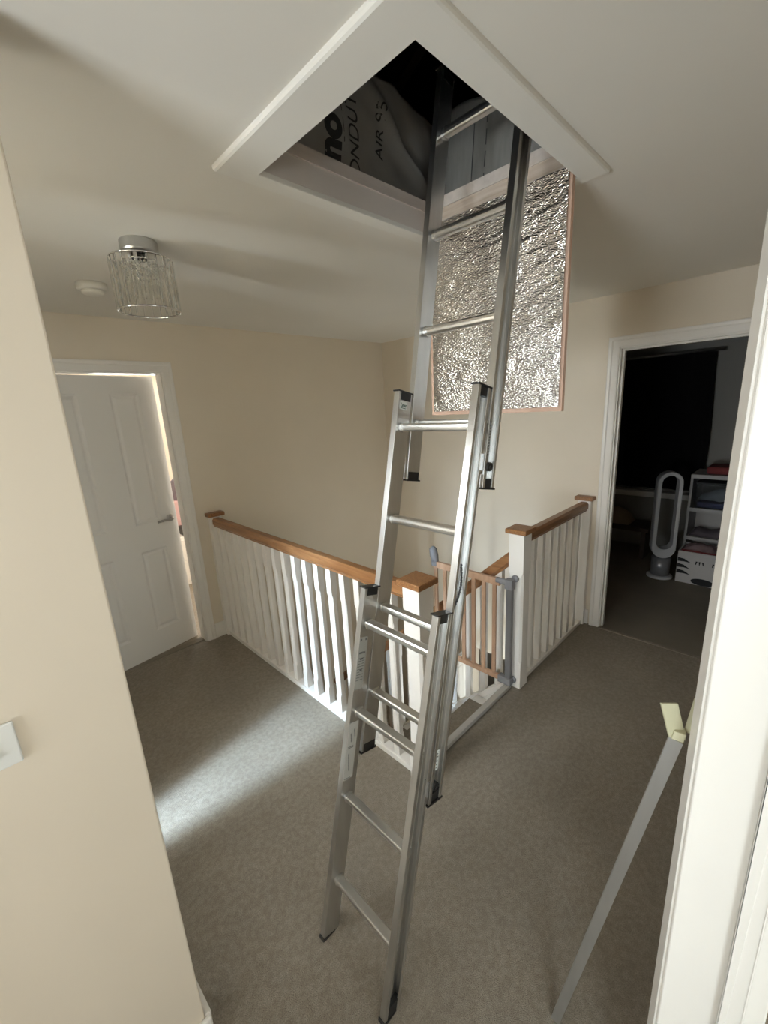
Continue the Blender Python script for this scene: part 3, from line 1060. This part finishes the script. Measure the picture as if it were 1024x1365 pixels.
def ladder_section(origin, slope, length, rungs, which):
    th = math.atan(slope)
    U = Vector((math.sin(th), 0, math.cos(th)))      # along the ladder
    D = Vector((math.cos(th), 0, -math.sin(th)))     # depth, away from the climber
    O = Vector(origin)
    sec = empty('ladder_section', O, lad)
    P = lambda s, d, y: Vector((O.x, 0, O.z)) + U * s + D * d + Vector((0, y, 0))
    for side in (1, -1):
        web = (YL - 0.021) if side > 0 else (YR + 0.021)
        b = MB()
        b.frame_prism(ST, P(0, 0, web), D, Vector((0, side, 0)), U, length)
        b.build('stile', M['alu'], sec, bevel=0.0008, seg=1)
    yl, yr = YL - 0.021, YR + 0.021
    for s in rungs:
        b = MB()
        hw, hh = 0.0145, 0.0135
        pr = []
        for i in range(16):
            t = 2 * math.pi * i / 16
            c, s_ = math.cos(t), math.sin(t)
            e_ = 0.72
            pr.append((hw * math.copysign(abs(c) ** e_, c), hh * (math.copysign(abs(s_) ** e_, s_) if s_ < 0 else min(0.8, abs(s_) ** e_))))
        c0 = P(s, DEP / 2, yr)
        Xh, Zh = Vector((1, 0, 0)), Vector((0, 0, 1))
        rings = []
        for yy, k in ((yr - 0.004, 1.0), (yr + 0.006, 1.0), (yr + 0.0061, 1.22), (yr + 0.012, 1.22), (yr + 0.0121, 1.0), (yl - 0.0121, 1.0), (yl - 0.012, 1.22), (yl - 0.006, 1.22), (yl - 0.0061, 1.0), (yl + 0.004, 1.0)):
            cc = Vector((c0.x, yy, c0.z))
            rings.append([cc + Xh * p[0] * k + Zh * p[1] * k for p in pr])
        b.loft(rings)
        # swaged rung ends outside the web
        for yy, sg in ((yr, -1), (yl, 1)):
            cc = Vector((c0.x, yy + sg * 0.0036, c0.z))
            b.tube(cc, cc + Vector((0, sg * 0.004, 0)), 0.013, 16)
            b.tube(cc, cc + Vector((0, sg * 0.0055, 0)), 0.006, 12)
        b.build('rung', M['alu_rung'], sec)
    # end plugs of black plastic
    for side in (1, -1):
        web = (YL - 0.021) if side > 0 else (YR + 0.021)
        Y = Vector((0, side, 0))
        b = MB()
        b.frame_prism([(-0.004, -0.003), (DEP + 0.003, -0.003), (DEP + 0.003, 0.023), (-0.004, 0.023)], P(length, 0, web), D, Y, U, 0.004)
        b.frame_prism([(0.010, -0.0015), (DEP - 0.006, -0.0015), (DEP - 0.006, 0.018), (0.010, 0.018)], P(length - 0.024, 0, web), D, Y, U, 0.026)
        b.build('end_cap', M['black'], sec)
        b = MB()
        if which == 0:
            b.frame_prism([(-0.003, -0.002), (DEP + 0.003, -0.002), (DEP + 0.003, 0.023), (-0.003, 0.023)], P(-0.006, 0, web), D, Y, U, 0.012)
            b.frame_prism([(0.012, 0.004), (DEP - 0.004, 0.004), (DEP - 0.004, 0.0205), (0.012, 0.0205)], P(0.0, 0, web), D, Y, U, 0.042)
            bmesh.ops.recalc_face_normals(b.bm, faces=b.bm.faces)
            b.build('foot', M['black'], sec, bevel=0.002)
        else:
            b.frame_prism([(-0.004, -0.003), (DEP + 0.004, -0.003), (DEP + 0.004, 0.023), (-0.004, 0.023)], P(-0.004, 0, web), D, Y, U, 0.005)
            b.frame_prism([(0.006, -0.0015), (DEP - 0.004, -0.0015), (DEP - 0.004, 0.018), (0.006, 0.018)], P(0.0, 0, web), D, Y, U, 0.026)
            b.build('end_cap', M['black'], sec)
    return sec, P, U, D


SECS = []
SECS.append(ladder_section((0.497, 0.776, 0.006), 0.2465, 1.190, (0.205, 0.495, 0.785, 1.075), 0))
SECS.append(ladder_section((0.717, 0.776, 0.596), 0.222, 1.180, (0.205, 0.495, 0.785, 1.075), 1))
SECS.append(ladder_section((0.990, 0.776, 1.470), 0.190, 1.210, (0.185, 0.472, 0.757, 1.045), 2))


def stile_label(sec, P, s0, s1, d0, d1, marks, paper):
    """paper label on the inner web of the left stile, with its grey print"""
    y = YL - 0.021 - 0.0006
    b = MB()
    b.use(paper)
    b.frame_prism([(d0, 0), (d1, 0), (d1, 0.0004), (d0, 0.0004)], P(s0, 0, y - 0.0002), SD, Vector((0, 1, 0)), SU, s1 - s0)
    b.use(M['print'])
    for (a, c, m0, m1) in marks:
        b.frame_prism([(d0 + m0, 0), (d0 + m1, 0), (d0 + m1, 0.0003), (d0 + m0, 0.0003)], P(s0 + a, 0, y - 0.0005), SD, Vector((0, 1, 0)), SU, c - a)
    b.build('label', None, sec)


sec, P, SU, SD = SECS[0]
mk = [(0.118, 0.121, 0.004, 0.030), (0.122, 0.124, 0.004, 0.030)]
for i in range(9):
    mk.append((0.030 + i * 0.009, 0.032 + i * 0.009, 0.003, 0.014 + 0.004 * (i % 3)))
    mk.append((0.030 + i * 0.009, 0.032 + i * 0.009, 0.020, 0.030))
mk += [(0.060, 0.066, 0.014, 0.024), (0.098, 0.104, 0.010, 0.024), (0.160, 0.168, 0.003, 0.010), (0.160, 0.168, 0.024, 0.031)]
stile_label(sec, P, 0.860, 1.032, 0.0015, 0.037, mk, M['label'])
mk = [(0.112, 0.114, 0.004, 0.026), (0.108, 0.110, 0.004, 0.026), (0.004, 0.006, 0.003, 0.028)]
for i in range(10):
    mk.append((0.030 + i * 0.006, 0.037 + i * 0.006, 0.017 - i * 0.0009, 0.0195 - i * 0.0009))
for i in range(5):
    mk.append((0.128 + i * 0.006, 0.135 + i * 0.006, 0.013 - i * 0.001, 0.0155 - i * 0.001))
    mk.append((0.140 + i * 0.006, 0.147 + i * 0.006, 0.027 - i * 0.0012, 0.0295 - i * 0.0012))
stile_label(sec, P, 0.556, 0.752, 0.0015, 0.040, mk, M['label2'])
# maker's sticker near the top of the middle section's left stile
sec, P, SU, SD = SECS[1]
y = YL - 0.0216
b = MB(); b.use(M['sticker'])
b.frame_prism([(0.008, 0), (0.040, 0), (0.040, 0.0004), (0.008, 0.0004)], P(1.128, 0, y - 0.0002), SD, Vector((0, 1, 0)), SU, 0.024)
b.use(M['green_print'])
vs, fs = text_bm('Leter', 0.016, 0.0004, 0.3)
V = [b.bm.verts.new(P(1.141 + v.y, 0.024 + v.x * 0.8, y - 0.0006)) for v in vs]
for f in fs:
    b._face([V[i] for i in f])
b.frame_prism([(0.012, 0), (0.036, 0), (0.036, 0.0002), (0.012, 0.0002)], P(1.131, 0, y - 0.0005), SD, Vector((0, 1, 0)), SU, 0.002)
b.build('sticker', None, sec)
# white vertical sticker inside the right stile of the middle section
yr_ = YR + 0.021 - 0.0036
b = MB(); b.use(M['sticker'])
b.frame_prism([(0.030, -0.0006), (0.044, -0.0006), (0.044, 0.0), (0.030, 0.0)], P(0.085, 0, yr_ - 0.0036), SD, Vector((0, 1, 0)), SU, 0.062)
b.use(M['print'])
for i, (a, c) in enumerate(((0.006, 0.010), (0.016, 0.019), (0.026, 0.032), (0.040, 0.044), (0.050, 0.053))):
    b.frame_prism([(0.033, -0.0004), (0.037 + 0.002 * (i % 2), -0.0004), (0.037, 0.0), (0.033, 0.0)], P(0.085 + a, 0, yr_ - 0.0045), SD, Vector((0, 1, 0)), SU, c - a)
b.build('sticker', None, sec)


def hook(sec, P, U, D, s):
    """zinc stop hook with a black knob on the outside of the right stile"""
    b = MB()
    y = YR
    b.frame_prism([(-0.016, -0.003), (0.006, -0.003), (0.006, 0.0), (-0.016, 0.0)], P(s - 0.022, 0, y + 0.006), D, Vector((0, 1, 0)), U, 0.05)
    b.frame_prism([(-0.018, -0.010), (-0.015, -0.010), (-0.015, 0.006), (-0.018, 0.006)], P(s - 0.012, 0, y + 0.004), D, Vector((0, 1, 0)), U, 0.045)
    b.build('stop_hook', M['gap'], sec)
    b = MB()
    c = P(s, 0.022, y + 0.014)
    b.tube(c, c + Vector((0, -0.018, 0)), 0.013, 8)
    c = P(s, 0.022, y - 0.003)
    b.tube(c, c + Vector((0, -0.004, 0)), 0.006, 8)
    b.build('knob', M['black'], sec)


hook(SECS[1][0], SECS[1][1], SECS[1][2], SECS[1][3], 0.050)
hook(SECS[2][0], SECS[2][1], SECS[2][2], SECS[2][3], 0.060)
# knurled strip on the upper section and hanging cord on the middle section
sec, P, SU, SD = SECS[2]
b = MB()
for i in range(12):
    b.frame_prism([(0.006, 0), (0.009, 0), (0.009, 0.002), (0.006, 0.002)], P(0.090 + i * 0.008, 0, YR - 0.002), SD, Vector((0, 1, 0)), SU, 0.005)
b.build('knurled_strip', M['print'], sec)
sec, P, SU, SD = SECS[1]
b = MB()
pts = []
for i in range(40):
    t = i / 39
    pts.append(P(0.70 - 0.13 * t, 0.024 - 0.016 * t ** 3 + 0.001 * math.sin(i * 1.9), YR + 0.004 - 0.008 * math.sin(math.pi * t)))
b.path(pts, [0.0022 + 0.0012 * (i % 2) for i in range(40)], 6)
b.build('cord', M['black'], sec)

# ------------------------------------------------------------------ ceiling lamp
LC = Vector((0.586, 1.793, 0))
lm = empty('ceiling_lamp', (LC.x, LC.y, CEIL))
tag(lm, 'chrome flush ceiling lamp with a drum of clear crystal prisms', 'ceiling lamp')
b = MB(); b.lathe((LC.x, LC.y, CEIL), [(0.0, 0), (0.060, 0), (0.062, -0.004), (0.062, -0.034), (0.060, -0.0385), (0.057, -0.040), (0.0, -0.040)], 48, smooth=False)
cn = b.build('ceiling_rose', M['rose'], lm)
b = MB()
b.lathe((LC.x, LC.y, CEIL), [(0.0, -0.0395), (0.02, -0.0395), (0.02, -0.06), (0.0, -0.06)], 20)
b.build('lamp_holder', M['black'], lm)
SH0, SH1, SR = 2.092, 2.262, 0.103
b = MB()
b.torus((LC.x, LC.y, SH0), SR, 0.003)
b.build('shade_ring', M['chrome'], lm)
b = MB()
b.torus((LC.x, LC.y, SH1), SR, 0.003)
b.build('shade_ring', M['chrome'], lm)
b = MB()
b.torus((LC.x, LC.y, SH1 - 0.004), SR * 0.5, 0.0025, 30)
for k in range(3):
    t = k * 2 * math.pi / 3 + 0.4
    b.tube((LC.x, LC.y, SH1), (LC.x + SR * math.cos(t), LC.y + SR * math.sin(t), SH1), 0.0025, 6)
b.tube((LC.x, LC.y, SH1), (LC.x, LC.y, CEIL - 0.055), 0.006, 8)
b.build('shade_spider', M['chrome'], lm)
psrc = None
NPR = 24
for k in range(NPR):
    t = 2 * math.pi * k / NPR
    ct, s_ = math.cos(t), math.sin(t)
    c = Vector((LC.x + SR * ct, LC.y + SR * s_, 0))
    b = MB()
    if psrc is None:
        poly = [(0.0036 * math.cos(a) , 0.0122 * math.sin(a)) for a in [i * math.pi / 3 for i in range(6)]]
        b.loft([[(p[0], p[1], 0) for p in poly], [(p[0], p[1], SH1 - SH0 - 0.004) for p in poly]])
        psrc = b.build('prism', M['glass'], lm, origin=(0, 0, 0))
        o = psrc
    else:
        o = psrc.copy(); COL.objects.link(o); o.name = 'prism'
        o.parent = lm
    o.rotation_euler = (0, 0, t)
    o.location = Vector((c.x, c.y, SH0 + 0.002)) - lm.location
# inner bead strings
beads = MB()
for ring_r, nb in ((0.045, 10), (0.030, 6)):
    for k in range(nb):
        t = 2 * math.pi * k / nb
        for z in (SH1 - 0.014, SH1 - 0.032, SH1 - 0.050):
            c = Vector((LC.x + ring_r * math.cos(t), LC.y + ring_r * math.sin(t), z))
            beads.lathe(c, [(0.0005, -0.008), (0.008, 0.0), (0.0005, 0.008)], 6, smooth=False)
        c = Vector((LC.x + ring_r * math.cos(t), LC.y + ring_r * math.sin(t), SH1 - 0.065))
        beads.lathe(c, [(0.0005, 0.004), (0.006, -0.004), (0.0045, -0.05), (0.0005, -0.058)], 6, smooth=False)
bo = beads.build('crystal_drops', M['glass'], lm)
bo['kind'] = 'stuff'

# smoke alarm
sm = empty('smoke_alarm', (0.56, 2.43, CEIL))
tag(sm, 'round white smoke alarm on the ceiling behind the crystal lamp', 'smoke alarm')
b = MB(); b.lathe((0.56, 2.43, CEIL), [(0, 0), (0.062, 0), (0.062, -0.022), (0.056, -0.028), (0.0, -0.028)], 36)
b.build('alarm_base', M['plastic_white'], sm)
b = MB(); b.lathe((0.56, 2.43, CEIL), [(0, -0.0275), (0.046, -0.0275), (0.044, -0.040), (0.034, -0.046), (0, -0.047)], 36)
b.build('alarm_cover', M['plastic_white'], sm)

# light switch
sw = empty('light_switch', (-0.088, CY, 1.098))
tag(sw, 'white square light switch on the cream wall at the left', 'light switch')
b = MB(); b.box(-0.131, -0.045, CY - 0.006, CY, 1.097, 1.183)
b.build('switch_plate', M['switch'], sw, bevel=0.0025)
b = MB(); b.prism([(CY - 0.0058, 1.122), (CY - 0.011, 1.122), (CY - 0.007, 1.158), (CY - 0.0058, 1.158)], -0.098, -0.078, 0)
b.build('rocker', M['switch'], sw, bevel=0.001)

# ------------------------------------------------------------------ loft pole leaning on the doorway's architrave
pl = empty('loft_pole', (0.845, 0.285, 0))
tag(pl, 'long grey metal pole with a cream plastic hook, leaning by the near white door frame', 'pole')
PB, PT = Vector((0.846, 0.285, 0.004)), Vector((0.810, 0.0985, 1.088))
W_ = (PT - PB).normalized()
U_ = (Vector((0, 0, 0)) - Vector((PB.x, PB.y, 0))).normalized()
U_ = (U_ - W_ * U_.dot(W_)).normalized()
V_ = W_.cross(U_)
b = MB()
sq = []
for k in range(4):
    t = R(20 + 90 * k)
    a = Vector((math.cos(t), math.sin(t))); n_ = Vector((math.cos(t + R(45)), math.sin(t + R(45))))
    sq += [(0.0122 * a + 0.0022 * Vector((math.cos(t - R(90)), math.sin(t - R(90)))))[:], (0.0155 * a + 0.0028 * Vector((math.cos(t + R(90)), math.sin(t + R(90)))))[:]]
b.frame_prism(sq, PB, U_, V_, W_, (PT - PB).length)
b.build('shaft', M['pole'], pl)
b = MB()
b.frame_prism([(-0.0095, -0.0095), (0.0095, -0.0095), (0.0095, 0.0095), (-0.0095, 0.0095)], PT - W_ * 0.004, U_, V_, W_, 0.022)
Q = PT + W_ * 0.012


def slab(a, c, wide, wdir, th, tdir):
    a, c = Vector(a), Vector(c)
    b.loft([[a - wdir * wide / 2 - tdir * th / 2, a + wdir * wide / 2 - tdir * th / 2, a + wdir * wide / 2 + tdir * th / 2, a - wdir * wide / 2 + tdir * th / 2],
            [c - wdir * wide / 2 - tdir * th / 2, c + wdir * wide / 2 - tdir * th / 2, c + wdir * wide / 2 + tdir * th / 2, c - wdir * wide / 2 + tdir * th / 2]])


side_ = right.copy(); 
slab(Q + right * 0.004 - W_ * 0.02, Q - right * 0.025 + Vector((0, 0, 0.062)), 0.030, right, 0.006, fwd)
slab(Q + right * 0.020, Q + right * 0.030 + Vector((0, 0, 0.070)), 0.014, right, 0.012, fwd)
b.build('hook_head', M['cream_plastic'], pl, bevel=0.0015)

# ------------------------------------------------------------------ dark room: tower fan, storage, toy box, curtain, bench
fn = empty('tower_fan', (4.44, 0.845, 0))
tag(fn, 'white bladeless tower fan standing on the carpet of the dark room', 'fan')
FC = Vector((4.44, 0.845))
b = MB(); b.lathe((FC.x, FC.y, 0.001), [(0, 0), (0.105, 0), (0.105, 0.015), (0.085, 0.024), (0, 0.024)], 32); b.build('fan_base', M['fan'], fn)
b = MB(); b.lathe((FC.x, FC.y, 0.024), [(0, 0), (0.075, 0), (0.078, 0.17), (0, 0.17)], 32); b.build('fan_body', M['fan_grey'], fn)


def stadium(hw, z0, z1, n=14):
    pts = []
    for i in range(n + 1):
        t = math.pi * i / n
        pts.append((hw * math.cos(t), z1 - hw + hw * math.sin(t)))
    for i in range(n + 1):
        t = math.pi + math.pi * i / n
        pts.append((hw * math.cos(t), z0 + hw + hw * math.sin(t)))
    return pts


b = MB()
out = stadium(0.098, 0.20, 1.01); inn = stadium(0.066, 0.285, 0.978)
ax = Vector((-0.92, -0.39, 0)).normalized(); ay = Vector((0.39, -0.92, 0)).normalized()
pt = lambda p, d: Vector((FC.x, FC.y, 0)) + ay * p[0] + ax * d + Vector((0, 0, p[1]))
b.loft([[pt(p, -0.055) for p in inn], [pt(p, -0.055) for p in out], [pt(p, 0.045) for p in out], [pt((p[0] * 0.94, p[1]), 0.055) for p in out], [pt(p, 0.055) for p in inn], [pt(p, -0.055) for p in inn]], cap=False)
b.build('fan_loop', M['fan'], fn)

TX = 4.40
tb = empty('toy_box', (TX + 0.15, 0.56, 0))
tag(tb, 'white toy box with black zebra stripes and a sleepy face, on the floor', 'toy box')
b = MB()
b.box(TX, TX + 0.008, 0.40, 0.71, 0.002, 0.30); b.box(TX + 0.292, TX + 0.30, 0.40, 0.71, 0.002, 0.30)
b.box(TX + 0.008, TX + 0.292, 0.40, 0.408, 0.002, 0.30); b.box(TX + 0.008, TX + 0.292, 0.702, 0.71, 0.002, 0.30); b.box(TX + 0.008, TX + 0.292, 0.408, 0.702, 0.002, 0.01)
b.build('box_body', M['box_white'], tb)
xf = TX - 0.0008
ybox = lambda v: 0.71 - v     # v measured from the box's left edge as seen


def patch(name, polys, m, parent):
    b = MB()
    for poly in polys:
        b.loft([[(xf, ybox(p[0]), p[1]) for p in poly], [(TX + 0.001, ybox(p[0]), p[1]) for p in poly]])
    return b.build(name, m, parent)


stripes = []
for z, L in ((0.215, 0.105), (0.158, 0.10), (0.102, 0.11)):
    stripes.append([(0.002, z - 0.016), (L * 0.5, z - 0.012), (L, z - 0.018), (L * 0.5, z + 0.014), (0.002, z + 0.022)])
for p_ in stripes:
    patch('stripe', [p_], M['box_black'], tb)
lash = []
for yc in (0.165, 0.285):
    for k in (-1, 0, 1):
        lash.append([(yc + k * 0.022 - 0.007, 0.222), (yc + k * 0.022 + 0.007, 0.222), (yc + k * 0.028 + 0.003, 0.19), (yc + k * 0.028 - 0.003, 0.19)])
for p_ in lash:
    patch('eyelash', [p_], M['box_black'], tb)
patch('snout', [[(0.20 + 0.085 * math.cos(2 * math.pi * i / 20), 0.034 + 0.032 * math.sin(2 * math.pi * i / 20)) for i in range(20)]], M['box_black'], tb)
b = MB()
b.grid(14, 14, lambda u, v: (TX + 0.012 + u * 0.276, 0.412 + v * 0.286, 0.285 + 0.06 * math.sin(math.pi * u) * math.sin(math.pi * v) + 0.03 * noise.noise(Vector((u * 5, v * 6, 1)))))
o = b.build('clothes_heap', M['mauve']); tag(o, 'crumpled mauve clothes heaped in the zebra toy box', 'clothes')
b = MB(); b.path([(TX + 0.02, 0.69, 0.305), (TX + 0.01, 0.60, 0.31), (TX + 0.012, 0.50, 0.305), (TX + 0.02, 0.42, 0.31)], 0.008, 8)
o = b.build('ribbon', M['red']); tag(o, 'dark red ribbon lying along the rim of the zebra toy box', 'ribbon')

su = empty('storage_unit', (4.90, 0.48, 0))
tag(su, 'white open storage unit behind the zebra toy box', 'storage unit')
UX = 4.72
UY0, UY1 = 0.24, 0.735
for y0, y1 in ((UY1 - 0.02, UY1), (UY0, UY0 + 0.02)):
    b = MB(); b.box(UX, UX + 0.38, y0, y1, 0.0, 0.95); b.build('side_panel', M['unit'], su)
for z in (0.02, 0.32, 0.60, 0.915):
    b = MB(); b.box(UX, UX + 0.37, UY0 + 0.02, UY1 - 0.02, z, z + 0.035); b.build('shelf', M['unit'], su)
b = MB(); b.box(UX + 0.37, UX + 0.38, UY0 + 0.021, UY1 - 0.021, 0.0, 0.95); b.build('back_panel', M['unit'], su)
tub = empty('storage_tub', (UX + 0.15, 0.48, 0.636))
tag(tub, 'clear storage tub with dark rim on the upper shelf of the unit', 'storage tub')
b = MB()
x0, x1, y0, y1, z0, z1 = UX + 0.012, UX + 0.33, UY0 + 0.03, UY1 - 0.05, 0.636, 0.86
b.box(x0, x0 + 0.004, y0, y1, z0, z1); b.box(x1 - 0.004, x1, y0, y1, z0, z1); b.box(x0 + 0.004, x1 - 0.004, y0, y0 + 0.004, z0, z1); b.box(x0 + 0.004, x1 - 0.004, y1 - 0.004, y1, z0, z1); b.box(x0 + 0.004, x1 - 0.004, y0 + 0.004, y1 - 0.004, z0, z0 + 0.004)
b.build('tub_body', M['tub'], tub)
b = MB(); b.box(x0 - 0.008, x1 + 0.004, y0 - 0.005, y1 + 0.005, z1 + 0.0005, z1 + 0.022); b.build('tub_lid', M['box_black'], tub, bevel=0.004)
b = MB(); b.grid(12, 12, lambda u, v: (x0 + 0.008 + u * 0.296, y0 + 0.01 + v * (y1 - y0 - 0.02), z0 + 0.080 + 0.09 * math.sin(math.pi * u) * math.sin(math.pi * v) + 0.016 * noise.noise(Vector((u * 6, v * 6, 3)))))
o = b.build('folded_clothes', M['pale_blue']); tag(o, 'pale blue clothes packed inside the clear storage tub', 'clothes')
b = MB(); b.box(x0 + 0.01, x1 - 0.01, y0 + 0.012, y1 - 0.012, z0 + 0.0045, z0 + 0.055)
o = b.build('folded_blanket', M['navy'], bevel=0.012); tag(o, 'navy blanket folded flat in the bottom of the clear tub', 'blanket')
b = MB(); b.grid(12, 10, lambda u, v: (UX + 0.02 + u * 0.32, UY0 + 0.03 + v * 0.43, 0.362 + 0.14 * math.sin(math.pi * u) * (0.6 + 0.4 * math.sin(v * 7)) * math.sin(math.pi * v) ** 0.5 + 0.012 * noise.noise(Vector((u * 7, v * 7, 8)))))
o = b.build('soft_bag', M['grey_cloth']); tag(o, 'slumped grey cloth bag on the middle shelf of the storage unit', 'bag')
b = MB(); b.box(UX + 0.05, UX + 0.33, UY0 + 0.02, UY1 - 0.10, 0.951, 1.02)
o = b.build('folded_throw', M['red'], bevel=0.02); tag(o, 'dark red throw folded on top of the storage unit', 'throw')

# blackout curtain, pole, ledge, bench
cu = empty('blackout_curtain', (5.2, 1.3, 0.7))
tag(cu, 'black blackout curtain covering the window of the dark room', 'curtain')
b = MB()
b.grid(60, 8, lambda u, v: (5.20 + 0.025 * math.sin(u * 44) * (0.5 + 0.5 * (1 - v)), 0.73 + u * 1.6 - 0.05 * (1 - v) * (1 - u) * math.sin(v * 3), 0.70 + v * 1.36))
b.build('curtain_cloth', M['blackout'], cu)
b = MB(); b.tube((5.2, 0.66, 2.07), (5.2, 2.4, 2.07), 0.014, 12); b.build('curtain_rod', M['nickel'], cu)
b = MB(); b.box(5.17, 5.3, 0.72, 2.4, 0.60, 0.66)
structure(b.build('window_2_sill', M['white'], bevel=0.006))
bn = empty('bench', (5.0, 1.55, 0))
tag(bn, 'low dark bench under the black curtain, behind the tower fan', 'bench')
b = MB(); b.box(4.80, 5.16, 1.05, 2.2, 0.30, 0.34); b.build('seat', M['bench_wood'], bn)
for yy in (1.08, 2.14):
    b = MB(); b.box(4.83, 5.13, yy, yy + 0.04, 0.0, 0.30); b.build('leg', M['bench_wood'], bn)
b = MB(); b.grid(10, 10, lambda u, v: (4.84 + u * 0.28, 1.25 + v * 0.42, 0.345 + 0.16 * (math.sin(math.pi * u) * math.sin(math.pi * v)) ** 0.4))
o = b.build('cushion', M['beige_cloth']); tag(o, 'beige cushion on the low bench under the black curtain', 'cushion')

# ------------------------------------------------------------------ bright bedroom seen through the door gap
cb = empty('bedside_cabinet', (1.55, 4.6, 0))
tag(cb, 'white bedside cabinet glimpsed through the gap of the ajar left door', 'cabinet')
b = MB(); b.box(1.32, 1.80, 4.42, 4.82, 0.0, 0.52); b.build('cabinet_body', M['white'], cb, bevel=0.003)
for z in (0.05, 0.28):
    b = MB(); b.box(1.335, 1.785, 4.405, 4.42, z, z + 0.21); dr = b.build('drawer', M['white'], cb, bevel=0.003)
    b = MB(); b.lathe((1.56, 4.405, z + 0.11), [(0, 0), (0.008, 0), (0.014, -0.018), (0, -0.022)], 14, axis='y'); b.build('knob', M['nickel'], dr)
b = MB(); b.box(1.40, 1.56, 4.46, 4.62, 0.521, 0.60)
o = b.build('jewellery_box', M['black'], bevel=0.006); tag(o, 'small dark box on the bedside cabinet beyond the ajar door', 'box')
b = MB(); b.box(1.36, 1.64, 4.64, 4.80, 0.521, 0.86)
o = b.build('fabric_box', M['pink'], bevel=0.012); tag(o, 'pale pink fabric box on the bedside cabinet beyond the ajar door', 'box')
b = MB(); b.lathe((1.50, 4.72, 0.861), [(0, 0), (0.06, 0), (0.065, 0.1), (0.05, 0.2), (0.02, 0.23), (0, 0.23)], 20)
o = b.build('vase', M['grey_cloth']); tag(o, 'grey vase standing on the pale pink fabric box', 'vase')
